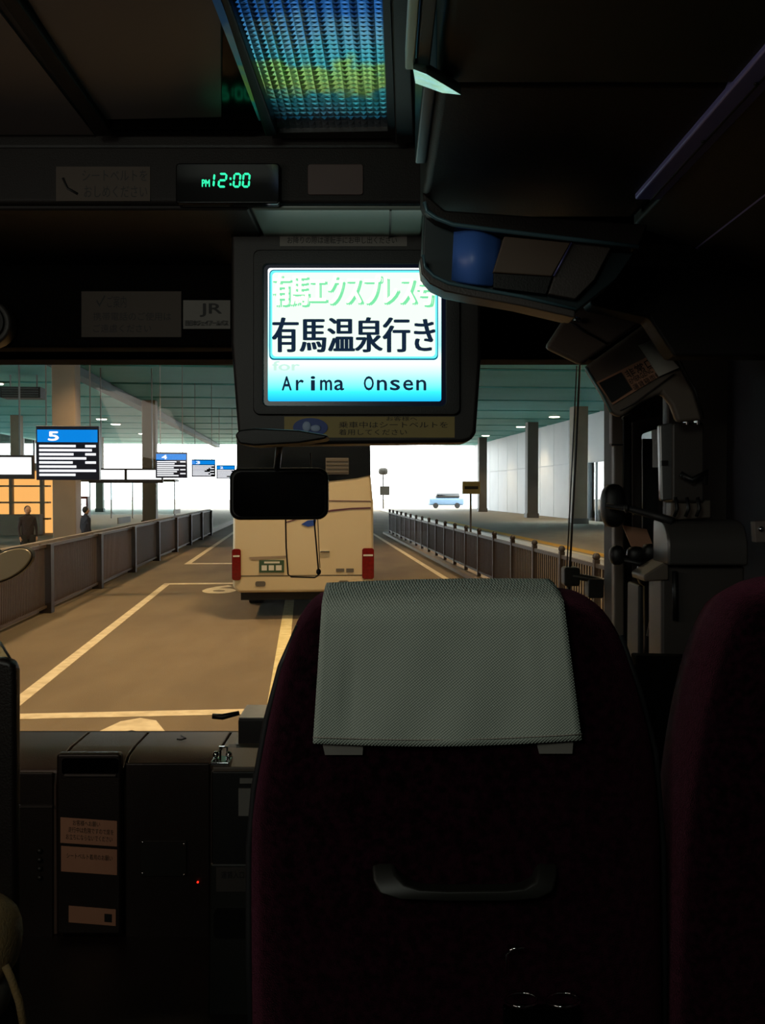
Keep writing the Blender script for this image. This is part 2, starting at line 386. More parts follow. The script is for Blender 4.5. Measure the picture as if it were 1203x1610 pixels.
# hanging platform signs
def platform_sign(num, u, v, w, h, label, lines=8, ztop=None):
    z1 = ztop; z0 = z1 - h
    t = thing('platform_sign', RD(u, v, z0), label, 'sign')
    b = rbox('board', (u - w / 2, v, z0), (u + w / 2, v + .18, z1), M['sign_navy'], t, bev=.01)
    hd = rbox('header', (u - w / 2 + .03, v - .012, z1 - .30 * h), (u + w / 2 - .03, v, z1 - .07 * h), M['blue_lit'], t)
    mpf = lambda a, b_, c, d_: (lambda s, q, d: RD(u - w / 2 + w * (a + (b_ - a) * s), v - .016 - d, z1 - h * (c + (d_ - c) * (1 - q))))
    text(num, mpf(.20, .36, .11, .27), M['white_print'], hd, 'number', bold=.05)
    random.seed(int(num) + 3)
    for k in range(lines):
        c = .35 + k * .076
        e = .55 + .35 * random.random()
        rbox('text_row', (u - w / 2 + w * .05, v - .008, z1 - h * (c + .044)), (u - w / 2 + w * e, v, z1 - h * c), M['white_print'], t)
        if k % 2 == 0: rbox('text_row', (u + w / 2 - w * .22, v - .008, z1 - h * (c + .044)), (u + w / 2 - w * .05, v, z1 - h * c), M['white_print'], t)
    for s in (-.35, .35): rbox('hanger', (u + s * w - .012, v + .06, z1), (u + s * w + .012, v + .085, 7.9), M['steel'], t)
platform_sign('5', -5.14, 20, 1.34, 1.18, 'nearest hanging platform sign with a blue header numbered 5 and white rows', ztop=3.72)
platform_sign('4', -5.1, 35, 1.2, 1.0, 'second hanging platform sign with a blue header numbered 4', ztop=3.80)
platform_sign('3', -5.1, 46, 1.2, .9, 'third hanging platform sign, small blue header beside the numbered 4 sign', ztop=3.92)
platform_sign('2', -5.1, 59, 1.2, .9, 'farthest hanging platform sign, blue header just left of the mirror', ztop=4.0)
def board(u0, u1, v, z0, z1, label):
    t = thing('advert_board', RD((u0 + u1) / 2, v, z0), label, 'sign')
    rbox('casing', (u0, v, z0), (u1, v + .2, z1), M['fence_dark'], t, bev=.01)
    n = max(2, int((u1 - u0) / 2.4))
    for i in range(n):
        a = u0 + (u1 - u0) * i / n; b = u0 + (u1 - u0) * (i + 1) / n
        rbox('lit_panel', (a + .06, v - .02, z0 + .16), (b - .06, v, z1 - .08), M['white_lit'], t)
    for s in (u0 + .5, u1 - .5): rbox('hanger', (s, v + .08, z1), (s + .05, v + .13, 7.7), M['steel'], t)
board(-16.5, -9.4, 32, 2.72, 3.55, 'long backlit white advert board at the far left behind the 5 sign')
board(-9.4, -6.2, 40, 2.65, 3.3, 'shorter backlit white board between the 5 sign and the 4 sign')
# shops and glazed side at the left
shop = thing('shop_kiosk', RD(-15, 42, .2), 'warm orange lit shop kiosk on the left platform with shelves of goods', 'shop')
rbox('back_wall', (-23, 46, .2), (-11.9, 46.2, 3.3), M['orange_shop'], shop)
rbox('roof', (-23, 43, 3.3), (-12, 46.4, 3.6), M['column'], shop)
for k in range(7): rbox('shelf_post', (-21.5 + k * 1.45, 44.6, .2), (-21.35 + k * 1.45, 44.9, 3.3), M['column'], shop)
for k in range(3): rbox('shelf', (-22.5, 44.6, .9 + .8 * k), (-12.4, 45.1, .98 + .8 * k), M['column'], shop)
rbox('counter', (-22.5, 43.1, .2), (-12.4, 43.7, 1.2), M['column'], shop, bev=.03)
glz = thing('glazed_front', RD(-28, 60, .2), 'bright glazed front with thin mullions along the far left side', 'glazing')
for k in range(24):
    vm = 20 + k * 3.6; rbox('mullion', (-28.1, vm, .2), (-27.9, vm + .15, 7.6), M['steel'], glz)
    rbox('pane', (-28.02, vm + .15, .6), (-27.98, vm + 3.6, 7.6), M['far_glass'], glz)
for z in (.3, 2.9): rbox('transom', (-28.1, 20, z), (-27.9, 106, z + .12), M['steel'], glz)

# furniture on the left platform seen against the daylight
def vending(u, v, col, label):
    t = thing('vending_machine', RD(u, v, .2), label, 'vending machine')
    rbox('cabinet', (u - .5, v, .2), (u + .5, v + .7, 2.03), mat(label, col, .4, noise=(3, .2, col)), t, bev=.03)
    rbox('display', (u - .42, v - .02, 1.05), (u + .42, v, 1.9), M['white_lit'], t)
    rbox('slot', (u - .4, v - .02, .35), (u + .4, v, .6), M['black_plastic'], t)
    for k in range(2): rbox('shelf', (u - .42, v - .05, 1.3 + .3 * k), (u + .42, v - .02, 1.33 + .3 * k), M['column_dark'], t)
vending(-11.6, 47, '5c2f26', 'dark red vending machine right of the tan column on the left platform')
vending(-12.9, 50, 'b0a898', 'pale vending machine beside the dark red one on the left platform')
def bench(u, v, label):
    t = thing('bench', RD(u, v, .2), label, 'bench')
    rbox('seat', (u - .25, v - 1.5, .6), (u + .25, v + 1.5, .66), M['column'], t, bev=.01)
    rbox('back', (u - .29, v - 1.5, .75), (u - .24, v + 1.5, 1.05), M['column'], t, bev=.01)
    for dv in (-1.3, 1.3):
        rbox('leg', (u - .22, v + dv - .04, .2), (u - .16, v + dv + .04, .6), M['column_dark'], t); rbox('leg', (u + .16, v + dv - .04, .2), (u + .22, v + dv + .04, .6), M['column_dark'], t)
bench(-8.4, 44, 'nearer long bench behind the left railing, right of the tan column')
bench(-8.4, 62, 'farther long bench behind the left railing under the small blue signs')
for k, (v, w_) in enumerate(((48, 'nearest'), (66, 'second'), (78, 'third'), (92, 'farthest'))):
    column(-20.5, v, .7, M['column'], w_ + ' of the pale columns standing against the daylight far left')
scr = thing('glass_shelter', RD(-14, 70, .2), 'pale glass waiting shelter standing in the glare of the left platform', 'shelter')
for k in range(6): rbox('frame_post', (-18 + k * 1.6, 70, .2), (-17.92 + k * 1.6, 70.1, 3.0), M['steel'], scr)
for k in range(5): rbox('pane', (-17.92 + k * 1.6, 70.03, .5), (-16.4 + k * 1.6, 70.06, 2.9), M['far_glass'], scr)
rbox('roof', (-18.2, 69, 3.0), (-9.8, 71.5, 3.2), M['column_dark'], scr)

# far end: end wall piece, street furniture and traffic in the daylight
rail_post = thing('notice_post', RD(5.5, 29.3, 0), 'small yellowish notice on a post beside the right railing', 'sign')
rbox('post', (5.51, 29.3, 0), (5.57, 29.36, 2.2), M['column_dark'], rail_post)
nb = rbox('notice', (5.25, 29.26, 2.2), (5.85, 29.30, 2.62), M['paper_yellow'], rail_post, bev=.01)
rbox('notice_band', (5.32, 29.25, 2.36), (5.78, 29.262, 2.46), M['ink'], nb)
sig = thing('traffic_signal', RD(9.6, 108, 0), 'small dark traffic signal standing in the bright daylight beyond the station', 'traffic light')
rbox('pole', (9.55, 108, 0), (9.7, 108.15, 4.4), M['column_dark'], sig)
ell('signal_head', RD(9.6, 107.9, 4.7), (.6, .3, .45), M['column_dark'], sig, 16, .7)
rbox('sign_plate', (9.2, 107.9, 1.8), (10.4, 108, 2.9), M['column_dark'], sig)
car = thing('car', RD(18.8, 118, 0), 'low blue grey car parked in the daylight beyond the station', 'car')
rbox('body', (16.6, 117, .4), (21.2, 119, 1.35), mat('blue grey paint', '5e7890', .5, noise=(1, .3, '506a82')), car, bev=.2)
rbox('cabin', (17.5, 117.15, 1.3), (20.7, 118.85, 2.05), M['bus_glass'], car, bev=.25)
for u in (17.4, 20.3):
    bm = bmesh.new(); bmesh.ops.create_cone(bm, cap_ends=True, segments=20, radius1=.36, radius2=.36, depth=.3)
    bmesh.ops.rotate(bm, verts=bm.verts, matrix=Matrix.Rotation(math.pi / 2, 3, 'X')); bmesh.ops.translate(bm, verts=bm.verts, vec=RD(u, 117, .36)); fin('wheel', bm, M['bus_dark'], car)
bld = thing('office_building', RD(21, 150, 0), 'slim blue grey building edge seen past the end of the right wall', 'building')
rbox('tower', (24, 140, 0), (27, 152, 14), M['cone_white'], bld)
for k in range(5): rbox('window_band', (23.95, 140.5, 2 + 2.5 * k), (24.0, 151.5, 3.4 + 2.5 * k), M['bus_glass'], bld)

# waiting people behind the left railing
def person(u, v, z, top, legs, hair, label, h=1.68, turn=0.0):
    t = thing('person', RD(u, v, z), label, 'person')
    s = h / 1.70
    J = [(0, 0, .93), (0, 0, 1.15), (0, 0, 1.38), (0, .01, 1.50), (.18, 0, 1.40), (.23, .02, 1.12), (.22, -.08, .88), (-.18, 0, 1.40), (-.23, .02, 1.12), (-.21, -.08, .88),
         (.10, 0, .88), (.11, -.02, .48), (.11, .02, .08), (.12, -.14, .04), (-.10, 0, .88), (-.11, -.02, .48), (-.11, .02, .08), (-.12, -.14, .04), (0, -.01, 1.56)]
    E_ = [(0, 1), (1, 2), (2, 3), (2, 4), (4, 5), (5, 6), (2, 7), (7, 8), (8, 9), (0, 10), (10, 11), (11, 12), (12, 13), (0, 14), (14, 15), (15, 16), (16, 17), (3, 18)]
    R_ = [.15, .13, .15, .06, .07, .05, .035, .07, .05, .035, .095, .065, .045, .04, .095, .065, .045, .04, .055]
    ct, st = math.cos(turn), math.sin(turn); b = RD(u, v, z)
    def w(x, y, q): return Vector((b.x + (x * ct - y * st) * s, b.y + (x * st + y * ct) * s, z + q * s))
    def skin(name, idx, edges, m, par):
        me = bpy.data.meshes.new(name); me.from_pydata([w(*J[i]) for i in idx], [(idx.index(a), idx.index(c)) for a, c in edges], [])
        o = link(name, me, m, par)
        o.modifiers.new('skin', 'SKIN'); sv = me.skin_vertices[0].data if me.skin_vertices else None
        if not me.skin_vertices:
            bpy.context.view_layer.objects.active = o
        for k, i in enumerate(idx):
            me.skin_vertices[0].data[k].radius = (R_[i] * s, R_[i] * s * .8)
        me.skin_vertices[0].data[0].use_root = True
        sb = o.modifiers.new('sub', 'SUBSURF'); sb.levels = 1; sb.render_levels = 1
        return o
    body = skin('body', list(range(19)), E_, top, t)
    lg = rb2 = bmesh.new()
    for sx in (.1, -.1): add_tube(rb2, [w(sx, 0, .95), w(sx * 1.1, -.02, .5), w(sx * 1.1, .02, .1)], [.115 * s, .085 * s, .07 * s], 10)
    fin('trousers', rb2, legs, t, smooth=True)
    hd = ell('head', w(0, -.02, 1.62), (.078 * s, .095 * s, .115 * s), mat('skin tone', 'b98c6c', .6, noise=(20, .2, 'a87c5e')), t, 16)
    ell('hair', w(0, .012, 1.65), (.088 * s, .098 * s, .105 * s), hair, hd, 16)
    ell('nose', w(0, -.115, 1.60), (.012, .016, .02), MATS['skin tone'], hd, 8)
    for sx in (-1, 1):
        ell('ear', w(.08 * sx, -.01, 1.61), (.012, .02, .028), MATS['skin tone'], hd, 8)
        ell('eye', w(.03 * sx, -.105, 1.63), (.012, .008, .008), M['ink'], hd, 8)
        for f in range(4):
            bm = bmesh.new(); add_tube(bm, [w(.215 * sx, -.075 - .012 * f, .86), w(.21 * sx, -.08 - .014 * f, .80), w(.20 * sx, -.075 - .014 * f, .765 + .006 * f)], .008, 6); fin('finger', bm, MATS['skin tone'], t)
        bm = bmesh.new(); add_tube(bm, [w(.21 * sx, -.09, .88), w(.19 * sx, -.125, .84), w(.185 * sx, -.135, .81)], .009, 6); fin('thumb', bm, MATS['skin tone'], t)
        ell('hand', w(.215 * sx, -.09, .865), (.02, .042, .045), MATS['skin tone'], t, 8)
    return t
coat = mat('dark coat cloth', '2a2224', .9, noise=(30, .3, '201a1c')); coat2 = mat('navy jacket cloth', '20222e', .9, noise=(30, .3, '181a24'))
trs = mat('black trouser cloth', '141414', .9, noise=(30, .3, '0e0e0e')); hr = mat('black hair', '0c0a09', .6, noise=(60, .3, '161210'))
# ------------------------------------------------------------------ coach ahead
BV = 15.9
def bz(py): return EYE.z - (py - 772) / F * BV
def bu(px): return (px - 478) / F * BV
bus = thing('coach', RD(0, BV, 0), 'cream coach driving ahead seen from behind with dark rear window and red lamps', 'bus')
def bprism(name, pts, v0, v1, m, par, **k):
    bm = bmesh.new(); add_prism(bm, [RD(bu(x), v0, bz(y)) for x, y in pts], [RD(bu(x), v1, bz(y)) for x, y in pts]); return fin(name, bm, m, par, **k)
body = bprism('body', [(388, 655), (570, 655), (577, 662), (582, 735), (587, 790), (588, 922), (580, 931), (376, 931), (367, 922), (368, 800), (373, 735), (380, 662)], BV, BV + 11.2, M['bus_cream'], bus, bev=.10, seg=4)
rw = bprism('rear_window', [(382, 676), (573, 676), (582, 690), (583, 747), (560, 752), (515, 757), (440, 757), (395, 752), (374, 747), (374, 690)], BV - .012, BV + .02, M['bus_glass'], bus, bev=.008)
bprism('air_grille', rect(512, 720, 548, 746), BV - .02, BV - .012, M['column_dark'], rw)
for k in range(4): bprism('slat', rect(513, 723 + 6 * k, 547, 725.5 + 6 * k), BV - .03, BV - .02, mat('dim grille slat', '4a443c', .5, noise=(5, .2, '403a34')), rw)
def ribbon(pts, w, name='stripe'):
    bm = bmesh.new(); up = [(x, y - w) for x, y in pts]; lo = [(x, y + w) for x, y in pts][::-1]
    allp = up + lo
    add_prism(bm, [RD(bu(x), BV - .008, bz(y)) for x, y in allp], [RD(bu(x), BV + .01, bz(y)) for x, y in allp]); return fin(name, bm, M['stripe'], bus)
ribbon([(450, 821), (480, 812), (515, 804), (550, 800), (583, 799)], .9)
ribbon([(490, 812), (520, 802), (552, 799), (583, 798)], .6)
ribbon([(440, 792), (500, 787), (583, 788)], .6)
lg = bprism('emblem', [(474, 824), (484, 818), (497, 817), (494, 826), (484, 828)], BV - .012, BV + .01, M['ink_blue'], bus)
bprism('hatch_handle', rect(503, 866, 518, 869), BV - .03, BV, M['chrome'], bus, bev=.004)
for x0, x1 in ((366, 380), (569, 588)):
    lp = bprism('tail_lamp', rrect(x0, 862, x1, 911, 4), BV - .03, BV + .05, M['tail_red'], bus, bev=.01)
    bprism('reflector', rect(x0 + 2, 872, x1 - 2, 874.5), BV - .036, BV - .03, M['white_plastic'], lp)
bprism('seam', rect(372, 904, 583, 905.2), BV - .004, BV + .01, M['ink'], bus)
bprism('plate_recess', [(392, 875), (452, 873), (452, 876), (397, 880)], BV - .008, BV + .01, M['column'], bus)
pl = bprism('licence_plate', rect(408, 880, 447, 899.5), BV - .02, BV, M['plate_green'], bus, bev=.003)
for k, (a, b) in enumerate(((412, 420), (423, 431), (434, 443))): bprism('plate_mark', rect(a, 888, b, 896), BV - .024, BV - .02, M['white_plastic'], pl)
bprism('plate_mark', rect(416, 882, 440, 885), BV - .024, BV - .02, M['white_plastic'], pl)
bprism('badge', rect(528, 894, 541, 899), BV - .01, BV, M['column_dark'], bus); bprism('badge', rect(544, 894, 556, 900), BV - .01, BV, M['column_dark'], bus)
for x in (402, 532):
    bprism('fog_lamp', rrect(x, 913, x + 16, 921, 3), BV - .012, BV + .02, M['column_dark'], bus)
bprism('underbody', rect(378, 928, 578, 945), BV + .25, BV + 10.8, M['bus_dark'], bus)
for vv in (BV + 2.6, BV + 8.6):
    for u in (-1.12, .87):
        bm = bmesh.new(); bmesh.ops.create_cone(bm, cap_ends=True, segments=24, radius1=.5, radius2=.5, depth=.28)
        bmesh.ops.rotate(bm, verts=bm.verts, matrix=Matrix.Rotation(math.pi / 2, 3, 'Y')); bmesh.ops.rotate(bm, verts=bm.verts, matrix=Matrix.Rotation(YAW, 3, 'Z'))
        bmesh.ops.translate(bm, verts=bm.verts, vec=RD(u + .14, vv, .5)); fin('wheel', bm, M['bus_dark'], bus)

# ================================================================== OUR COACH: shell
XL, XR, ZF, ZC = -1.5, .88, 1.10, 3.30
YW = 2.65                                    # plane of the windscreen
struct(box('floor', (XL, -2.5, ZF - .05), (XR, YW, ZF), M['dash']))
struct(box('ceiling', (XL, -2.5, ZC), (XR, YW + .1, ZC + .05), M['ceil_dark']))
struct(box('wall_left', (XL - .05, -2.5, ZF), (XL, YW + .1, ZC), M['trim_brown']))
struct(box('wall_right', (XR, -2.5, ZF), (XR + .05, YW + .1, ZC), mat('dark plum side wall', '1d171d', .7, noise=(40, .5, '151015'), bump=(300, .1))))
struct(box('wall_back', (XL, -2.55, ZF), (XR, -2.5, ZC), M['trim_brown']))
hd_z = ZY(563, YW); sill_z = ZY(1150, YW)
front = box('wall_front', (XL, YW, hd_z), (XR, YW + .1, ZC), mat('near black trim', '0c0a09', .8, noise=(20, .3, '090808'), spec=.04)); struct(front)
box('header_seal', (XL, YW - .012, hd_z - .006), (XY(955, YW), YW + .1, hd_z + .012), MATS['near black trim'], front)
lowf = struct(box('wall_front', (XL, YW, ZF), (XR, YW + .02, sill_z - .004), M['trim_brown']))
ws = struct(plate('window_1', [(-200, 560), (968, 560), (968, 1152), (-200, 1152)], YW + .04, .008, M['windscreen']))
# right-hand front wall with the quarter window opening
def frame_plate(name, outer, inner, Y, th, m, parent=None, **k):
    """ring between two outlines with the same number of points"""
    bm = bmesh.new(); n = len(outer)
    A = [bm.verts.new(P(*p, Y)) for p in outer]; B = [bm.verts.new(P(*p, Y)) for p in inner]
    A2 = [bm.verts.new(P(*p, Y) + Vector((0, th, 0))) for p in outer]; B2 = [bm.verts.new(P(*p, Y) + Vector((0, th, 0))) for p in inner]
    for i in range(n):
        j = (i + 1) % n
        bm.faces.new((A[i], A[j], B[j], B[i])); bm.faces.new((A2[i], B2[i], B2[j], A2[j]))
        bm.faces.new((A[i], A2[i], A2[j], A[j])); bm.faces.new((B[i], B[j], B2[j], B2[i]))
    return fin(name, bm, m, parent, **k)
qf = frame_plate('wall_front', [(966, 555), (1075, 555), (1075, 1160), (966, 1160)], [(1006, 676), (1044, 668), (1044, 962), (1006, 962)], YW - .06, .12, M['trim_brown'])
struct(qf)
q2 = frame_plate('window_2', [(992, 662), (1058, 650), (1058, 980), (992, 980)], [(1010, 682), (1042, 672), (1042, 955), (1010, 955)], YW - .10, .05, M['trim_grey'], bev=.008)
struct(q2)
plate('pane', rect(1000, 668, 1048, 966), YW - .02, .006, M['windscreen'], q2)
plate('dark_band', rect(1011, 690, 1026, 954), YW - .04, .015, M['black_plastic'], q2)
plate('lower_band', rect(1026, 735, 1042, 954), YW - .04, .015, M['black_plastic'], q2)

cl_ = thing('fill_housing', (-.65, -1.0, 3.05), 'added housing on the coach ceiling for the unseen fill light behind the viewer', 'light')  # unseen housings added to go with the fill lights
box('housing', (-.97, -1.2, 3.05), (-.33, -.82, ZC - .002), M['housing'], cl_, bev=.01)
cl2 = thing('fill_housing', (-1.46, .2, 2.75), 'added low housing on the left side wall for the unseen side fill light', 'light')
box('housing', (-1.498, -.65, 2.4), (-1.42, 1.05, 3.05), M['housing'], cl2, bev=.01)
# ------------------------------------------------------------------ ceiling in front of the camera
CY0, CZ0, CB = 1.80, ZY(214, 1.80), .15
def PC(px, py, drop=0):
    r = ray(px, py); # z = CZ0 + CB*(CY0 - y) - drop
    k = (CZ0 + CB * CY0 - drop - EYE.z) / (r.z + CB * r.y); return EYE + r * k
def cpoly(name, pts, m, parent=None, th=.012, drop=0, **k):
    p = [PC(x, y, drop) for x, y in pts]; return prism(name, p, (0, 0, th), m, parent, **k)
def reflection_tint(name, rough):  # ramp paints the screen's blue, cyan and yellow reflection into the base colour
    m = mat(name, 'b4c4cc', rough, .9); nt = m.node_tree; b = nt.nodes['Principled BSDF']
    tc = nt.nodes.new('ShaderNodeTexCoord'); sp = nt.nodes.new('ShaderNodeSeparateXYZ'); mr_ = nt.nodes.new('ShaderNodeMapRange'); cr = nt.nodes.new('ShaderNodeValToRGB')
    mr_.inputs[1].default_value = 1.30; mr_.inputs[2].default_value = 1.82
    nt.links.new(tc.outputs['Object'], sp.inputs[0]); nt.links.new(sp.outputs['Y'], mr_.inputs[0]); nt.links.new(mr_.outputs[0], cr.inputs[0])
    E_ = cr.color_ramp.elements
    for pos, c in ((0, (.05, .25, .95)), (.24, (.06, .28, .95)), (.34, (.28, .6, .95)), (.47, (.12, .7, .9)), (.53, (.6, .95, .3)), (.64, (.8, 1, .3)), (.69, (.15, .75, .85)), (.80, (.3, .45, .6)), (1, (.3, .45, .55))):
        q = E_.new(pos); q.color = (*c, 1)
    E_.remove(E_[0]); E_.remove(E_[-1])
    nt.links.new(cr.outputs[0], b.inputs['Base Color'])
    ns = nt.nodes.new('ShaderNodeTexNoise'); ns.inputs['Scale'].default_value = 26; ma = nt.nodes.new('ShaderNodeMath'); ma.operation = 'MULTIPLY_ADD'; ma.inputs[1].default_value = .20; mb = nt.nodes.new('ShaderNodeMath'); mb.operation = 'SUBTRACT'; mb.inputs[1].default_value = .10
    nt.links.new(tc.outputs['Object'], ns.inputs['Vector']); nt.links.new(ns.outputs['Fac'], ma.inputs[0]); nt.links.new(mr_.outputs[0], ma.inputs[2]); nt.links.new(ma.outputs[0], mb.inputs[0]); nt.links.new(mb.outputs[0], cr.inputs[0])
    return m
fc = cpoly('ceiling', [(-700, -340), (660, -340), (660, 232), (-700, 232)], M['ceil_dark'], th=.03); struct(fc)
cpoly('ceiling_panel', [(-120, 60), (-60, -40), (0, 20), (148, 212), (-60, 212)], M['ceil_grey'], fc, drop=.004, th=.006)
cpoly('rib', [(-28, -40), (0, -40), (178, 213), (152, 216)], M['trim_brown'], fc, drop=.018, th=.02, bev=.004)
cpoly('ceiling_panel', [(20, -40), (346, -40), (348, 184), (158, 188)], M['ceil_grey'], fc, drop=.006, th=.008)
gl = cpoly('gloss_strip', [(160, 190), (348, 187), (352, -20), (325, -40), (412, 206), (398, 213), (178, 213)], M['black_gloss'], fc, drop=.003, th=.004)
cpoly('metal_strip', [(318, -40), (332, -40), (417, 188), (407, 190)], reflection_tint('polished strip with painted reflection', .3), fc, drop=.024, th=.02)
cpoly('rib', [(334, -40), (346, -40), (436, 213), (418, 216)], M['black_plastic'], fc, drop=.03, th=.03, bev=.003)
# prismatic lamp panel: a sheet of small pyramids with polished facets
lensm = reflection_tint('prismatic sheet with painted reflection', .28)
pan = thing('lamp_panel', PC(510, 200), 'prismatic ceiling lamp panel with blue and yellow screen reflections painted into its colour', 'light')
def quad_pt(s, t, lift=0):
    a, b, c, d = (352, -30), (600, -30), (610, 210), (430, 212)
    top = (a[0] + (b[0] - a[0]) * s, a[1]); bot = (d[0] + (c[0] - d[0]) * s, d[1] + (c[1] - d[1]) * s)
    return PC(top[0] + (bot[0] - top[0]) * t, top[1] + (bot[1] - top[1]) * t, lift)
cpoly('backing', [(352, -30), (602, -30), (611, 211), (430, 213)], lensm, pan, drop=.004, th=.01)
bm = bmesh.new(); NX, NY = 18, 34
base = {}
for i in range(NX + 1):
    for j in range(NY + 1): base[i, j] = bm.verts.new(quad_pt(i / NX, j / NY, .006))
for i in range(NX):
    for j in range(NY):
        if i % 2: 
            a = [base[i, j], base[i + 1, j], base[i + 1, j + 1], base[i, j + 1]]; ap = bm.verts.new(quad_pt((i + .5) / NX, (j + .5) / NY, .0068))
            for q in range(4): bm.faces.new((a[q], a[(q + 1) % 4], ap))
            continue
        a = [base[i, j], base[i + 1, j], base[i + 1, j + 1], base[i, j + 1]]
        if i % 2 == 0:
            ap = bm.verts.new(quad_pt((i + .5) / NX, (j + .8) / NY, .0079))
            for q in range(4): bm.faces.new((a[q], a[(q + 1) % 4], ap))
        else: bm.faces.new(a)
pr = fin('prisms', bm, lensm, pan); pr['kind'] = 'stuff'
cpoly('frame', [(600, -40), (612, -40), (622, 222), (610, 216)], M['housing'], pan, drop=.02, th=.03)
cpoly('frame', [(428, 209), (612, 206), (614, 218), (428, 218)], M['housing'], pan, drop=.015, th=.02)
# centre duct edge between the lamp panel and the rack
struct(cpoly('trim_1', [(614, -60), (642, -60), (652, 225), (622, 228)], M['housing'], drop=.03, th=.05, bev=.004))

# ------------------------------------------------------------------ header above the windscreen
YH = 1.80
header = box('trim_2', (XL, YH, ZY(321, YH)), (XY(668, YH), YH + .25, CZ0 + .03), M['trim_brown'], bev=.012, seg=3); struct(header)
plate('cover_joint', rect(-40, 228, 640, 232), YH - .004, .01, M['black_plastic'], header)
# under-header ledge lit by the screen
lz = ZY(321, YH)
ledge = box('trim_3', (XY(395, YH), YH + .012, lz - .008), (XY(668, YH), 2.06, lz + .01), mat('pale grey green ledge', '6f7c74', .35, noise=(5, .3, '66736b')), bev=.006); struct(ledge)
box('joint', (XY(612, 1.9), YH + .01, lz - .0105), (XY(612, 1.9) + .004, 2.0, lz - .007), M['black_plastic'], ledge)
ledl = struct(box('trim_4', (XL, YH + .012, lz - .008), (XY(392, YH), 2.25, lz + .01), M['trim_brown'], bev=.006))
# clock
clk = thing('clock', P(358, 325, YH - .02), 'black glass digital clock reading 12:00 in green digits', 'clock')
plate('case', rrect(276, 256, 440, 320, 6), YH - .016, .03, M['black_gloss'], clk, bev=.003)
def seg7(x, y, w, h, on, t=2.6):
    s = .7; L = {'a': [(x + s, y), (x + w - s, y)], 'g': [(x + s, y + h / 2), (x + w - s, y + h / 2)], 'd': [(x + s, y + h), (x + w - s, y + h)],
         'f': [(x, y + s), (x, y + h / 2 - s)], 'e': [(x, y + h / 2 + s), (x, y + h - s)], 'b': [(x + w, y + s), (x + w, y + h / 2 - s)], 'c': [(x + w, y + h / 2 + s), (x + w, y + h - s)]}
    for k in on:
        (x0, y0), (x1, y1) = L[k]; sl = lambda X, Yv: X - (Yv - y) * .08
        if y0 == y1: pts = [(sl(x0, y0), y0), (sl(x0 + t / 2, y0), y0 - t / 2), (sl(x1 - t / 2, y0), y0 - t / 2), (sl(x1, y0), y0), (sl(x1 - t / 2, y0), y0 + t / 2), (sl(x0 + t / 2, y0), y0 + t / 2)]
        else: pts = [(sl(x0, y0), y0), (sl(x0 + t / 2, y0), y0 + t / 2), (sl(x0 + t / 2, y1), y1 - t / 2), (sl(x0, y1), y1), (sl(x0 - t / 2, y1), y1 - t / 2), (sl(x0 - t / 2, y0), y0 + t / 2)]
        plate('digit_segment', pts, YH - .019, .003, M['led_green'], clk)
seg7(337, 273, 0, 20, 'bc'); 
seg7(345, 273, 11, 20, 'abged'); seg7(368.5, 273, 9.5, 20, 'abcdef'); seg7(383, 273, 9.5, 20, 'abcdef')
for y in (279, 288): plate('colon', rect(361, y, 363.6, y + 2.8), YH - .019, .003, M['led_green'], clk)
text('PM', flat(318, 283, 330, 294, YH - .0165, .002), M['led_green'], clk, 'pm_mark', bold=.03)

def sticker(name, x0, y0, x1, y1, Y, m, label, lines, ink='ink', cat='sticker', skew=0, pad=5, th=.0012, bold=.0):
    """lines: list of (text, left, right, top, bottom) in fractions of the sticker"""
    t = thing(name, P((x0 + x1) / 2, y1, Y), label, cat)
    plate('sheet', [(x0, y0), (x1, y0 + skew), (x1, y1 + skew), (x0, y1)], Y - th, th, m, t)
    for (body, l, r, a, b) in lines:
        X0 = x0 + (x1 - x0) * l; X1 = x0 + (x1 - x0) * r; h = y1 - y0
        tl, tr, bl = P(X0, y0 + skew * l + h * a, Y - th), P(X1, y0 + skew * r + h * a, Y - th), P(X0, y0 + skew * l + h * b, Y - th)
        text(body, quadmap(tl, tr, bl, .0006), M[ink], t, bold=bold)
    return t
st = sticker('belt_sticker', 88, 262, 236, 316, YH, M['paper_dim'], 'dim brown seat belt sticker on the header left of the clock',
        [('シートベルトを', .28, .97, .10, .42), ('おしめください', .30, .97, .56, .90)])
tube('belt_mark', [P(99, 280, YH - .002), P(106, 296, YH - .002), P(122, 305, YH - .002)], .0025, M['ink'], st)
st = thing('blank_sticker', P(528, 306, YH), 'small reddish brown blank plate on the header right of the clock', 'plate')
plate('sheet', rrect(484, 258, 571, 306, 4), YH - .003, .003, mat('dull red brown plate', '4a3733', .5, noise=(10, .3, '3f2e2b')), st, bev=.001)
# rear-facing lower left board with its stickers
YB = 2.25
lb = plate('trim_5', [(-420, 355), (368, 355), (368, 546), (-420, 546)], YB, .08, mat('near black trim', '0c0a09', .8, noise=(20, .3, '090808'), spec=.04), bev=.01); struct(lb)
sticker('route_sticker', 128, 458, 285, 530, YB, M['paper_dim'], 'wide dull brown notice sticker above the left of the windscreen',
        [('✓', .15, .24, .08, .34), ('ご案内', .26, .45, .10, .36), ('携帯電話のご使用は', .12, .90, .46, .64), ('ご遠慮ください', .12, .70, .72, .90)])
sticker('operator_sticker', 288, 472, 362, 517, YB, M['paper_grey'], 'grey operator sticker with two large letters beside the screen housing',
        [('JR', .36, .82, .12, .58), ('西日本ジェイアールバス', .05, .95, .70, .90)], bold=.02)
rd = thing('round_speaker', P(-12, 510, YB - .03), 'round dark speaker with a glinting rim at the left edge above the windscreen', 'speaker')
c0 = P(-14, 510, YB - .03)
disc('ring', c0, .058, .05, M['trim_grey'], rd, 1); disc('grille', c0 - Vector((0, .03, 0)), .045, .01, M['black_plastic'], rd, 1)

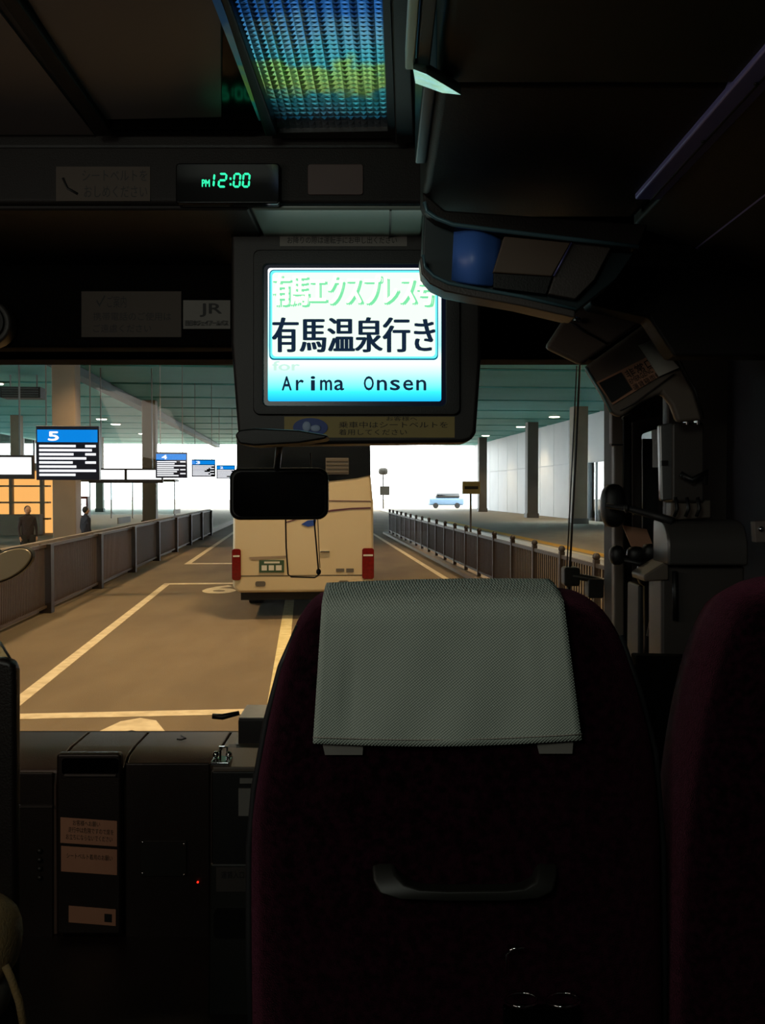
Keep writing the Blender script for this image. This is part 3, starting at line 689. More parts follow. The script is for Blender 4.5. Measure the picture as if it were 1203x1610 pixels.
# ------------------------------------------------------------------ the destination screen
YT = 2.0
tvb = None
tv = thing('television', P(558, 695, YT), 'boxy hanging television showing the destination in blue and white', 'television')
hs = plate('housing', [(363, 362), (372, 352), (742, 352), (757, 365), (757, 560), (749, 680), (742, 692), (728, 696), (394, 700), (378, 690), (373, 676), (363, 540)], YT, .10, M['housing'], tv, bev=.012, seg=3)
plate('tube_back', [(400, 400), (720, 400), (715, 660), (410, 660)], YT + .101, .22, M['black_plastic'], tv, bev=.02)
bz1 = frame_plate('bezel', rrect(398, 392, 724, 652, 10), rrect(414, 415, 701, 638, 8), YT - .012, .02, M['black_plastic'], tv, bev=.003)
frame_plate('screen_surround', rrect(414, 415, 701, 638, 8), rrect(421, 421, 694, 631, 4), YT - .006, .012, mat('painted screen glow', '0c1c50', .25, noise=(10, .3, '0a1844')), tv)  # dark blue paints the screen's glow onto its surround
# screen content
def screen_mat():
    m = bpy.data.materials.new('screen glow'); m.use_nodes = True; n = m.node_tree.nodes; l = m.node_tree.links
    n.remove(n['Principled BSDF']); e = n.new('ShaderNodeEmission'); e.inputs[1].default_value = 1.5
    tc = n.new('ShaderNodeTexCoord'); sp = n.new('ShaderNodeSeparateXYZ'); l.new(tc.outputs['Generated'], sp.inputs[0])
    cr = n.new('ShaderNodeValToRGB'); l.new(sp.outputs['Z'], cr.inputs[0])
    E_ = cr.color_ramp.elements
    for pos, c in ((0, (.01, .38, .75)), (.07, (.03, .66, .85)), (.17, (.30, .95, .95)), (.3, (.75, 1.0, .9)), (.42, (.3, .85, .95)), (1, (.10, .75, .95))):
        q = E_.new(pos); q.color = (*c, 1)
    E_.remove(E_[0]); E_.remove(E_[-1])
    l.new(cr.outputs[0], e.inputs[0]); l.new(e.outputs[0], n['Material Output'].inputs[0]); return m
sc = plate('screen', rrect(421, 421, 694, 631, 3), YT - .002, .006, screen_mat(), tv)
pale = emat('screen pale field', (.84, 1.0, .86), 1.12); edge = emat('screen outline', (.0, .12, .22), 1.0); cy = emat('screen cyan rim', (.12, .8, .85), 1.5)
plate('caption_rim', rrect(423.5, 424, 689, 566, 7), YT - .0035, .001, edge, sc)
plate('caption_band', rrect(425, 425.5, 687.5, 563.5, 6), YT - .005, .001, cy, sc)
plate('caption_field', rrect(428, 428.5, 684.5, 560.5, 6), YT - .0065, .001, pale, sc)
green = emat('screen green shadow', (.22, .85, .42), 1.0); wht = emat('screen white', (1, 1, .80), 1.5); navy = emat('screen navy print', (.008, .02, .045), 1.0)
text('有馬エクスプレス号', flat(432, 434, 684, 483, YT - .0065, .0012), green, sc, bold=.012)
text('有馬エクスプレス号', flat(430, 431.5, 681, 480, YT - .0065, .0022), wht, sc, bold=.006)
text('有馬温泉行き', flat(429, 499, 683, 554, YT - .0065, .0012), navy, sc, bold=.007)
text('for', flat(429, 568, 471, 583, YT - .002, .0022), emat('screen pale print', (.62, .93, .80), 1.0), sc, bold=.02)
hts = {'A': 0, 'i': 0, 'O': 0}
for word, x in (('Arima', 441), ('Onsen', 570)):
    for k, ch in enumerate(word):
        w = {'i': 7, 'r': 12, 'm': 18}.get(ch, 15); cx = x + 10 + k * 20.6
        text(ch, flat(cx - w / 2, 592 if ch in hts else 597.5, cx + w / 2, 613.5, YT - .002, .0012), navy, sc, bold=.03)
sticker('notice_strip', 440, 368, 640, 387, YT, M['paper_grey'], 'narrow grey notice strip along the top of the television housing',
        [('お降りの際は運転手にお申し出ください', .06, .92, .2, .8)])
ys = sticker('belt_notice', 447, 655, 715, 688, YT, M['paper_yellow'], 'faded yellow seat belt notice with a blue oval under the screen',
        [('お客様へ', .60, .78, .0, .20), ('乗車中はシートベルトを', .32, .96, .24, .54), ('着用してください', .32, .72, .60, .88)])
bm = bmesh.new(); cc = P(488, 672, YT - .003); add_prism(bm, [cc + Vector((math.cos(a) * .039, 0, math.sin(a) * .021)) for a in [k * math.pi / 14 for k in range(28)]], [cc + Vector((math.cos(a) * .039, .002, math.sin(a) * .021)) for a in [k * math.pi / 14 for k in range(28)]])
ov = fin('oval_emblem', bm, M['ink_blue'], ys)
ell('emblem_figure', cc + Vector((-.008, -.001, .002)), (.010, .002, .012), M['ink_pale'], ov, 12); ell('emblem_figure', cc + Vector((.012, -.001, -.002)), (.012, .002, .008), M['ink_pale'], ov, 12)

# ------------------------------------------------------------------ interior mirror and its mount
YM = 2.2
mr = thing('interior_mirror', P(437, 777, YM), 'wide black rounded interior mirror hanging under the television', 'mirror')
mtb = plate('mount_bar', [(369, 684), (376, 676), (400, 673), (470, 676), (516, 684), (512, 690), (470, 697), (400, 701), (376, 698)], YM - .36, .10, M['black_plastic'], mr, bev=.01)
tube('stem', [P(441, 695, YM - .25), P(438, 712, YM - .12), P(435, 742, YM + .03)], .008, M['black_plastic'], mr)
def skewr(x0, y0, x1, y1, r, sk): return [(x, y + (x - x0) * sk) for x, y in rrect(x0, y0, x1, y1, r, 6)]
plate('casing', skewr(360, 736, 516, 818, 17, -.006), YM, .035, M['black_plastic'], mr, bev=.01, seg=3)
plate('mirror_glass', skewr(367, 742, 510, 812, 13, -.006), YM - .004, .006, mat('dim mirror', '8a8a8a', .06, 1, noise=(3, .1, '848484')), mr)
lp = tube('wire_loop', [P(488, 712, 2.45), P(491, 760, 2.45), P(495, 830, 2.45), P(501, 898, 2.45), P(500, 905, 2.45), P(495, 908, 2.45), P(458, 907, 2.45), P(453, 903, 2.45), P(450, 860, 2.45), P(448, 760, 2.45), P(449, 760, 2.42), P(449, 740, 2.24)], .0022, M['black_plastic'], mr)
ell('end_knob', P(501, 899, 2.445), (.007, .006, .009), M['black_plastic'], lp, 12)
tube('inner_wire', [P(497, 735, 2.46), P(499, 800, 2.46), P(503, 893, 2.46)], .0012, M['black_plastic'], lp)

# ------------------------------------------------------------------ overhead rack and pod on the right
rk = thing('luggage_rack', (.25, .8, EYE.z + .45), 'dark overhead luggage rack above the right seats with a lilac outer rail', 'rack')
zr = EYE.z + .45
box('bin', (.06, -1.5, zr), (.40, 1.0, ZC - .01), M['rack_dark'], rk, bev=.01)
box('front_bin', (.062, 1.0, zr + .002), (.42, 1.49, ZC - .01), M['trim_brown'], rk, bev=.012)
box('side_fascia', (.046, 1.0, zr + .012), (.062, 1.27, ZC - .02), mat('blue grey fascia', '1f3840', .35, noise=(5, .3, '263e48')), rk, bev=.003)
# inner strip light body (unlit, catches the screen) with a slanted polished end
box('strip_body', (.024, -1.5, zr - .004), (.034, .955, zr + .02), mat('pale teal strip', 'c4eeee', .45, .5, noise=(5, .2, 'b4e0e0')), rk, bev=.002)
box('strip_cover', (.036, -1.5, zr - .003), (.050, .96, zr + .018), mat('grey teal strip cover', '5d7f84', .5, noise=(5, .2, '54757a')), rk, bev=.002)
def SE(x, y): return (x, y, zr - .008 - .25 * (x - .034) + .15 * (y - .955))
prism('strip_end', [SE(.032, .94), SE(.046, .945), SE(.086, .985), SE(.066, .995), SE(.036, .985)], (0, 0, .012), mat('polished strip end', 'd0f4f0', .16, .9, noise=(70, .5, 'c8dc90')), rk)  # yellow-green mottling paints coloured reflection accents into the polished metal
rail = box('outer_rail', (.385, .10, zr - .006), (.425, 1.37, zr + .012), M['lilac'], rk, bev=.003)
box('rail_groove', (.4085, .10, zr - .0075), (.4110, 1.37, zr - .005), M['black_plastic'], rail)
for y in (.98, 1.14): ell('rail_screw', (.407, y, zr - .007), (.003, .003, .002), M['black_plastic'], rail, 8)
# cove between rail and side wall
cv = prism('trim_6', [(.425, -.5, zr - .002), (XR, -.5, zr - .16), (XR, 1.52, zr - .16), (.425, 1.52, zr - .002)], (0, 0, .05), M['trim_brown'], bev=.004); struct(cv)
ell('cove_recess', (.66, 1.28, zr - .080), (.05, .03, .012), M['black_plastic'], cv, 16)
prism('joint', [(.53, -.5, zr - .0385), (.536, -.5, zr - .0405), (.536, 1.52, zr - .0405), (.53, 1.52, zr - .0385)], (0, 0, .004), M['lilac'], cv)
tb = tube('grab_bar', [P(1150, -20, .95), P(1165, 10, .95), P(1215, 62, .95), P(1300, 140, .95)], .017, M['trim_tan']); tag(tb, 'thick taupe grab bar curving past the top right corner', 'grab bar')
# bulkhead below the cove, front right
struct(prism('trim_7', [P(905, 400, 1.62), P(1010, 383, 1.62), P(1260, 378, 1.62), P(1260, 560, 1.62), P(1060, 560, 1.62), P(1021, 500, 1.62), P(930, 480, 1.62)], (0, .06, 0), M['trim_brown'], bev=.006))
# pod
YP = 1.40
pod = thing('overhead_pod', P(780, 450, YP), 'rounded overhead console pod with a blue face overlapping the top right of the television', 'console')
top_l = [(667, 318), (672, 332), (686, 343), (712, 353), (780, 362), (900, 376), (1004, 388)]
bot_l = [(665, 405), (669, 424), (682, 438), (705, 449), (740, 456), (820, 470), (905, 490)]
plate('body', [(668, 322)] + top_l[1:] + [(968, 440)] + bot_l[::-1], YP + .012, .10, M['teal_face'], pod, bev=.004)
plate('upper_lip', [(664, 300), (700, 330), (1020, 352)] + [(x, y + 2) for x, y in top_l[::-1]], YP - .02, .06, M['trim_brown'], pod, bev=.004)
tube('upper_rim', [P(x, y, YP - .02) for x, y in top_l], .0035, mat('pale rim', '50707a', .3, .3, noise=(10, .2, '486670')), pod)
plate('lower_lip', [(x, y - 5) for x, y in bot_l] + [(905, 500), (820, 481), (738, 466), (700, 458), (676, 446), (663, 430), (660, 405)], YP - .02, .05, M['trim_grey'], pod, bev=.004)
tube('lower_rim', [P(x, y - 4, YP - .022) for x, y in bot_l], .0028, MATS['pale rim'], pod)
bm = bmesh.new(); pts = []
for k in range(9):
    a = k / 8; x = 714 + 74 * a; pts.append((x, YP + .010 - .022 * math.sin(math.pi * a)))
fr = [P(x, 357 + (x - 714) * .16, y) for x, y in pts]; lo = [P(x - 4 + 0 * x, 440 + (x - 714) * .12, y) for x, y in pts]
A = [bm.verts.new(p) for p in fr]; B = [bm.verts.new(p) for p in lo]; A2 = [bm.verts.new(p + Vector((0, .03, 0))) for p in fr]; B2 = [bm.verts.new(p + Vector((0, .03, 0))) for p in lo]
for k in range(8):
    bm.faces.new((A[k], A[k + 1], B[k + 1], B[k])); bm.faces.new((A2[k], B2[k], B2[k + 1], A2[k + 1])); bm.faces.new((A[k], A2[k], A2[k + 1], A[k + 1])); bm.faces.new((B[k], B[k + 1], B2[k + 1], B2[k]))
bm.faces.new((A[0], B[0], B2[0], A2[0])); bm.faces.new((A[8], A2[8], B2[8], B[8]))
fin('blue_face', bm, M['blue_panel'], pod, smooth=True)
plate('dark_slot', [(776, 428), (868, 434), (858, 462), (776, 452)], YP - .004, .01, M['black_plastic'], pod)
plate('tan_plate', [(793, 371), (898, 381), (868, 434), (775, 428)], YP - .010, .012, mat('tan pod plate', '54463a', .5, noise=(12, .3, '4a3d33')), pod, bev=.002)
plate('side_plate', [(901, 380), (962, 388), (935, 440), (905, 470), (862, 462), (872, 434)], YP - .006, .012, M['trim_grey'], pod, bev=.002)
tube('plate_edge', [P(899, 382, YP - .012), P(871, 434, YP - .012)], .0015, mat('dull violet edge', '5a5a90', .3, .4, noise=(9, .2, '505080')), pod)

# ------------------------------------------------------------------ right pillar trims
pa = thing('pillar_cover', P(930, 560, 1.75), 'angled taupe trim piece where the pod meets the right windscreen pillar', 'trim')
plate('cover', [(893, 492), (930, 478), (1021, 500), (957, 543), (915, 573), (858, 545)], 1.72, .025, M['trim_tan'], pa, bev=.008)
tube('seam', [P(897, 507, 1.715), P(920, 522, 1.715), P(955, 541, 1.715)], .0016, M['black_plastic'], pa)
ell('glint_cap', P(908, 503, 1.71), (.008, .004, .006), M['chrome'], pa, 10)
plate('upper_cap', [(905, 478), (915, 455), (940, 430), (930, 460), (912, 482)], 1.70, .03, M['blue_panel'], pa, bev=.003)
pb = thing('pillar_panel', P(1010, 640, 1.85), 'curved taupe pillar panel carrying a printed label above the quarter window', 'panel')
outl = [(920, 577), (1021, 504), (1048, 532), (1070, 572), (1092, 615), (1106, 660), (1066, 664), (1056, 636), (1041, 618), (1010, 632), (978, 656), (962, 650), (948, 622)]
plate('panel', outl, 1.85, .025, M['trim_tan'], pb, bev=.008)
tube('lit_edge', [P(920, 577, 1.848), P(948, 622, 1.848), P(960, 648, 1.848)], .0022, mat('painted teal edge light', '7aa0a0', .3, .3, noise=(9, .2, '709494')), pb)  # pale teal strip paints the light along the panel's left edge
tube('outer_edge', [P(1021, 503, 1.845), P(1048, 531, 1.845), P(1071, 571, 1.845), P(1093, 614, 1.845), P(1107, 658, 1.845)], .0025, M['black_plastic'], pb)
tube('lower_seam', [P(975, 645, 1.845), P(1000, 632, 1.845), P(1060, 588, 1.845)], .0016, M['trim_grey'], pb)
lbl = thing('printed_label', P(990, 600, 1.84), 'tilted label with a black block and small lettering on the right pillar panel', 'label')
def LQ(px, py): return P(px, py, 1.846)
prism('sheet', [LQ(938, 601), LQ(1020, 560), LQ(1040, 590), LQ(964, 636)], (0, .003, 0), M['paper_tan'], lbl)
prism('black_block', [P(942, 602, 1.843), P(977, 585, 1.843), P(994, 612, 1.843), P(962, 633, 1.843)], (0, .002, 0), M['ink'], lbl)
for body, a, b, c in (('非常口', (980, 584), (1022, 562), (988, 596)), ('EMERGENCY', (988, 597), (1028, 575), (992, 604)), ('運賃箱両替', (993, 606), (1036, 583), (998, 614))):
    text(body, quadmap(P(*a, 1.843), P(*b, 1.843), P(*c, 1.843), .0006), M['ink'], lbl)
ck = thing('paper_tag', P(1040, 590, 1.83), 'small pale paper tag fixed at a slant right of the black printed label', 'label')
prism('tag_sheet', [P(1004, 543, 1.84), P(1028, 533, 1.84), P(1068, 578, 1.84), P(1036, 592, 1.84)], (0, .002, 0), M['paper_white'], ck)
# vertical pillar strips beside the windscreen
ps = plate('trim_8', [(962, 645), (980, 660), (982, 1100), (966, 1100), (966, 700), (962, 698)], 2.35, .03, M['trim_tan'], bev=.006); struct(ps)
plate('joint', rect(962, 698, 981, 700.5), 2.348, .01, M['black_plastic'], ps)
struct(plate('trim_9', [(980, 655), (994, 648), (996, 1100), (980, 1100)], 2.40, .03, M['trim_brown'], bev=.006))
struct(plate('trim_10', [(1048, 540), (1200, 540), (1200, 900), (1048, 900)], 2.28, .04, M['trim_grey'], bev=.01))
# equipment box with polished strip
eq = thing('equipment_box', P(1080, 790, 1.95), 'brown equipment box with a steel edge strip on the right pillar', 'box')
plate('case', rrect(1057, 664, 1108, 790, 5), 1.95, .08, M['trim_grey'], eq, bev=.006)
plate('steel_strip', [(1037, 668), (1058, 664), (1058, 786), (1040, 788)], 1.955, .02, M['steel'], eq, bev=.004)
plate('latch_plate', rect(1041, 724, 1051, 732), 1.95, .01, M['black_plastic'], eq)
for x in (1079, 1096): plate('clip', [(x, 655), (x + 4, 655), (x + 4, 668), (x, 668)], 1.945, .02, M['chrome'], eq, bev=.001)
tube('lever', [P(1070, 745, 1.93), P(1088, 755, 1.92), P(1112, 742, 1.92), P(1108, 762, 1.92)], .007, M['black_plastic'], eq)
# lower hood and cabinet
hood = thing('curved_hood', P(1080, 885, 1.95), 'rounded grey metal hood standing on the cabinet by the right pillar', 'hood')
bm = bmesh.new(); prof = []
for k in range(9):
    a = math.pi / 2 * k / 8; prof.append((1.92 + .045 - .045 * math.sin(a), a))
zt, zb_ = P(1080, 818, 1.95).z, P(1080, 888, 1.95).z
xl, xr = P(1046, 850, 1.95).x, P(1172, 850, 1.95).x
outline = [(1.0 + .0, 0)]
pp = [(1.93 + .11, zt)] + [(1.93 + .06 - .06 * math.sin(math.pi / 2 * k / 6), zt - .06 + .06 * math.cos(math.pi / 2 * k / 6)) for k in range(7)] + [(1.93, zb_), (2.04, zb_)]
a = [bm.verts.new((xl, y, z)) for y, z in pp]; b = [bm.verts.new((xr, y, z)) for y, z in pp]
bm.faces.new(a); bm.faces.new(b[::-1])
for i in range(len(pp)): bm.faces.new((a[i], a[(i + 1) % len(pp)], b[(i + 1) % len(pp)], b[i]))
fin('hood_shell', bm, mat('satin grey metal', '5d5a58', .3, .5, noise=(8, .3, '524f4d')), hood, bev=.006)
for x in (1062, 1080, 1097): tube('hook', [P(x, 782, 1.93), P(x + 3, 800, 1.925), P(x - 2, 812, 1.93)], .004, M['black_plastic'], hood)
plate('hook_plate', [(1056, 790), (1118, 786), (1118, 814), (1056, 818)], 1.965, .04, M['trim_tan'], hood, bev=.003)
cab = thing('side_cabinet', P(1100, 1100, 2.0), 'brown cabinet with a slim vertical handle below the grey hood', 'cabinet')
plate('body', [(1040, 889), (1172, 889), (1172, 1200), (1040, 1600)], 1.97, .10, M['trim_grey'], cab, bev=.008)
plate('footwell_panel', [(1000, 1031), (1190, 1036), (1190, 1640), (1000, 1640)], 1.88, .04, MATS['near black trim'], cab, bev=.004)
tube('handle', [P(1061, 898, 1.955), P(1062, 975, 1.955)], .006, M['black_plastic'], cab)
plate('ledge', [(1012, 905), (1052, 880), (1052, 912), (1014, 915)], 1.96, .1, M['trim_tan'], cab, bev=.004)
sw = thing('wall_switch', P(1195, 850, 1.75), 'small pale switch plate with a round button on the right side wall', 'switch')
plate('plate', [(1186, 820), (1215, 818), (1215, 852), (1188, 853)], 1.75, .02, mat('taupe switch plate', '6b615c', .4, noise=(10, .2, '605652')), sw, bev=.002)
ell('button', P(1197, 832, 1.748), (.006, .005, .006), M['chrome'], sw, 12)
# mirror on rod near the pillar
sm = thing('round_backed_mirror', P(962, 800, 2.1), 'black rounded mirror back with a horizontal rod beside the right pillar', 'mirror')
ell('mirror_back', P(964, 795, 2.12), (.029, .03, .052), M['black_plastic'], sm, 20, .75)
tube('rod', [P(953, 795, 2.06), P(985, 799, 2.04), P(1020, 808, 2.0), P(1058, 820, 1.96)], [.006, .0075, .009, .010], M['seat_shell'], sm)
for x, y in ((985, 799), (998, 803)): ell('collar', P(x, y, 2.03), (.006, .009, .011), M['black_plastic'], sm, 12)
pp_ = plate('paper_slip', [(979, 826), (1017, 832), (1027, 858), (1004, 886)], 2.2, .003, M['paper_tan']); tag(pp_, 'tan paper slip hanging slanted under the mirror rod', 'paper')
lv = thing('control_levers', P(990, 900, 2.1), 'cluster of black knobs and levers under the tan slip by the right pillar', 'lever')
ell('knob', P(970, 873, 2.12), (.018, .02, .024), M['black_plastic'], lv, 16, .8); ell('knob', P(1000, 872, 2.12), (.022, .02, .020), M['black_plastic'], lv, 16, .8)
ell('knob', P(1024, 868, 2.10), (.022, .02, .020), M['black_plastic'], lv, 16, .7); ell('knob', P(1019, 902, 2.10), (.026, .02, .030), M['black_plastic'], lv, 16, .7)
tube('lever', [P(968, 873, 2.12), P(1018, 890, 2.10), P(1020, 1000, 2.12), P(1018, 1060, 2.15)], .012, M['black_plastic'], lv)
tube('lever', [P(1032, 915, 2.10), P(1026, 960, 2.10), P(1018, 1000, 2.1)], .003, M['steel'], lv)
plate('lever_panel', [(1004, 920), (1046, 920), (1040, 1540), (1000, 1540)], 2.14, .10, M['black_plastic'], lv, bev=.006)

# ------------------------------------------------------------------ wiper standing outside the windscreen
YO = 2.78
wp = thing('wiper', P(902, 920, YO), 'upright parked wiper with twin thin rods outside the right of the windscreen', 'wiper')
tube('rod', [P(912, 572, YO), P(905, 720, YO), P(896, 900, YO)], .0035, M['black_plastic'], wp)
tube('rod', [P(907, 575, YO + .01), P(900, 720, YO + .01), P(891, 900, YO + .01)], .0022, M['black_plastic'], wp)
plate('pivot_block', rrect(887, 892, 913, 922, 5), YO - .01, .05, M['black_plastic'], wp, bev=.004)
tube('link_bar', [P(900, 905, YO), P(940, 912, YO), P(985, 925, YO)], .011, M['black_plastic'], wp)
plate('motor_block', rrect(925, 910, 950, 941, 4), YO - .02, .05, M['black_plastic'], wp, bev=.004)
ell('bolt', P(893, 937, YO), (.006, .006, .009), M['black_plastic'], wp, 10)
tube('bracket', [P(895, 920, YO), P(893, 960, YO), P(900, 1000, YO)], .006, M['black_plastic'], wp)
box('cowl', (XY(700, YO), YO, P(700, 1000, YO).z - .02), (XY(1010, YO), YO + .12, P(700, 1000, YO).z), M['black_plastic'], wp)
# oval mirror outside at the left
om = thing('oval_mirror', P(10, 890, 3.2), 'oval outside mirror tilted up at the left edge of the windscreen', 'mirror')
def oval(sx, sy, Y, th, m, name, par):
    a = math.radians(-27); bm = bmesh.new(); c = P(8, 889, Y); f_, b_ = [], []
    for k in range(32):
        t = 2 * math.pi * k / 32; x, z = sx * math.cos(t), sy * math.sin(t)
        q = c + Vector((x * math.cos(-a) - z * math.sin(-a), z * .6 * 0, x * math.sin(-a) + z * math.cos(-a))); f_.append(q); b_.append(q + Vector((0, th, 0)))
    add_prism(bm, f_, b_); return fin(name, bm, m, par, bev=.004)
oval(.108, .052, 3.2, .03, M['black_plastic'], 'rim', om); oval(.101, .046, 3.193, .008, mat('outside mirror glass', '8f8672', .25, .3, noise=(3, .1, '90908a')), 'mirror_glass', om)
tube('arm', [P(0, 870, 3.24), P(-60, 820, 3.2), P(-200, 780, 3.0)], .012, M['black_plastic'], om)

# ------------------------------------------------------------------ dashboard and console (left)
dsh = thing('dashboard', (-.6, 2.4, ZF), 'dark brown dashboard with panelled lower face under the windscreen', 'dashboard')
zt = sill_z
YD = 2.38
def dtop(name, xa, xb, m, rise=0):
    bm = bmesh.new(); x0, x1 = xa, xb
    prof = [(YD, ZF), (YD, zt - .075), (YD + .012, zt - .035), (YD + .05, zt - .008), (YD + .12, zt), (YW - .003, zt + rise), (YW - .003, ZF)]
    a = [bm.verts.new((x0, y, z)) for y, z in prof]; b = [bm.verts.new((x1, y, z)) for y, z in prof]
    bm.faces.new(a); bm.faces.new(b[::-1])
    for i in range(len(prof)): bm.faces.new((a[i], a[(i + 1) % len(prof)], b[(i + 1) % len(prof)], b[i]))
    return fin(name, bm, m, dsh, bev=.004)
xs = [XL, XY(86, YD), XY(190, YD), XY(335, YD), XR]
for i in range(4): dtop('dash_section', xs[i] + .003, xs[i + 1] - .003, M['dash_top'] if i in (1, 3) else M['dash_top'])
plate('face_panel', rect(-200, 1215, 83, 1480), YD - .008, .01, M['dash'], dsh, bev=.004)
plate('face_panel', rect(196, 1200, 330, 1480), YD - .008, .01, M['dash'], dsh, bev=.006)
unit = plate('centre_unit', rrect(88, 1185, 190, 1470, 6), YD - .03, .03, M['dash'], dsh, bev=.008)
plate('pull_recess', rrect(97, 1192, 186, 1218, 6), YD - .033, .004, M['black_gloss'], unit)
plate('pull_lip', rect(100, 1218, 182, 1222), YD - .04, .012, M['trim_grey'], unit, bev=.002)
plate('ledge_line', rect(28, 1267, 82, 1270), YD - .014, .01, M['trim_grey'], dsh)
for k in range(4): ell('knob', P(62, 1338 + 14 * k, YD - .014), (.008, .006, .007), M['handle_grey'], dsh, 10)
sticker('warning_label', 95, 1285, 184, 1325, YD - .031, M['paper_tan'], 'upper tan label with three rows of print on the dashboard unit',
        [('お客様へお願い', .22, .70, .06, .28), ('走行中は危険ですので席を', .14, .94, .34, .56), ('お立ちにならないでください', .10, .92, .62, .84)], skew=6)
sticker('lower_warning_label', 96, 1330, 184, 1370, YD - .031, M['paper_tan'], 'lower tan label with one row of print beneath the upper label',
        [('シートベルト着用のお願い', .10, .92, .24, .46)], skew=6)
sticker('small_label', 108, 1424, 182, 1450, YD - .031, M['paper_tan'], 'smallest tan label with a dark mark near the foot of the dashboard unit',
        [('■', .76, .92, .3, .8)], skew=6)
cp = plate('cover_plate', rect(221, 1322, 293, 1378), YD - .014, .005, M['handle_grey'], dsh, bev=.001)
for x, y in ((224, 1325), (289, 1328), (224, 1374), (289, 1376)): ell('screw', P(x, y, YD - .015), (.004, .002, .004), M['chrome'], cp, 8)
ell('indicator', P(311, 1387, YD - .01), (.0028, .003, .0028), M['led_red'], dsh, 10)
tube('dash_cable', [P(285, 1156, 2.6), P(292, 1161, 2.55), P(285, 1163, 2.55), P(278, 1162, 2.55)], .002, M['black_plastic'], dsh)
# fare box beside the dashboard
fb = thing('fare_box', P(365, 1600, 2.05), 'slim black fare box with a chrome fitting and a small grey label', 'fare box')
YF = 2.02
plate('upper_case', rect(332, 1212, 440, 1362), YF, .22, M['black_plastic'], fb, bev=.006)
bm = bmesh.new(); za = P(360, 1213, YF).z; add_box(bm, (XY(333, YF), YF - .005, za), (XY(440, YF), YF + .15, za + .012)); fin('tray', bm, M['trim_tan'], fb, bev=.003)
plate('lower_case', [(330, 1358), (440, 1358), (440, 1700), (325, 1700)], YF - .005, .24, M['handle_grey'], fb, bev=.006)
plate('coin_opening', rrect(336, 1430, 402, 1476, 8), YF - .012, .01, M['black_gloss'], fb)
plate('case_label', rect(375, 1240, 400, 1283), YF - .004, .004, M['paper_grey'], fb); plate('case_label', rect(377, 1224, 400, 1232), YF - .004, .004, M['paper_grey'], fb)
l2 = plate('lower_label', rect(340, 1364, 392, 1402), YF - .008, .003, M['trim_grey'], fb)
text('運賃入口', flat(348, 1370, 384, 1381, YF - .008), M['ink'], l2)
chb = P(352, 1207, YF + .03)
box('chrome_fitting', (chb.x - .026, YF + .0, za + .012), (chb.x + .018, YF + .05, za + .022), M['chrome'], fb, bev=.003)
for dx in (-.018, .012): ell('chrome_knob', (chb.x + dx, YF + .03, za + .03), (.008, .008, .008), M['chrome'], fb, 12)
tube('chrome_ring', [(chb.x - .01, YF + .04, za + .022), (chb.x - .01, YF + .04, za + .045), (chb.x + .006, YF + .04, za + .045), (chb.x + .006, YF + .04, za + .022)], .003, M['chrome'], fb)
tr = thing('ticket_tray', P(395, 1195, 2.2), 'reddish brown shallow tray stack behind the fare box', 'tray')
plate('tray', rect(364, 1176, 440, 1184), 2.26, .1, M['dash_top'], tr, bev=.002); plate('tray', rect(366, 1188, 440, 1197), 2.24, .12, M['dash_top'], tr, bev=.002)
bb = thing('dash_box', P(400, 1175, 2.3), 'black box with a pale lid for its lit top standing on the dashboard beside the seat', 'box')
za1, zb1 = P(400, 1131, 2.3).z, P(400, 1180, 2.3).z
box('case', (XY(373, 2.3), 2.3, zb1), (XY(470, 2.3), 2.44, za1), M['black_plastic'], bb, bev=.004)
box('added_lid', (XY(374, 2.3), 2.302, za1), (XY(470, 2.3), 2.44, za1 + .004), M['steel'], bb)  # pale steel lid stands in for light falling on the box top
box('foot', (XY(375, 2.3), 2.385, sill_z + .002), (XY(465, 2.3), 2.44, zb1), M['black_plastic'], bb)
tube('lever', [P(334, 1126, 2.36), P(350, 1127, 2.36), P(376, 1121, 2.36)], [.007, .008, .006], M['black_plastic'], bb)
# left edge post with a clear top, and the beige bag
lpst = thing('partition_post', P(5, 1500, 1.25), 'dark padded partition end with a clear top edge at the left border', 'partition')
plate('pad', [(-90, 1040), (0, 1036), (18, 1040), (23, 1056), (23, 1700), (-90, 1700)], 1.25, .025, M['dash'], lpst, bev=.008, seg=3)
plate('clear_top', [(-60, 1000), (0, 1010), (16, 1037), (0, 1040), (-60, 1036)], 1.27, .006, M['far_glass'], lpst)
tube('top_edge', [P(-60, 998, 1.27), P(0, 1010, 1.27), P(17, 1037, 1.27)], .0018, M['steel'], lpst)
bg = thing('cloth_bag', P(-10, 1560, 1.2), 'rounded beige cloth bag poking in at the lower left border', 'bag')
ell('bag_body', P(-28, 1480, 1.22), (.050, .06, .062), M['beige_cloth'], bg, 24, .9)
tube('strap', [P(8, 1518, 1.19), P(18, 1540, 1.19), P(30, 1575, 1.19), P(42, 1640, 1.19)], .005, M['beige_cloth'], bg)
ell('bag_foot', P(-25, 1560, 1.22), (.035, .05, .045), M['trim_tan'], bg, 20)

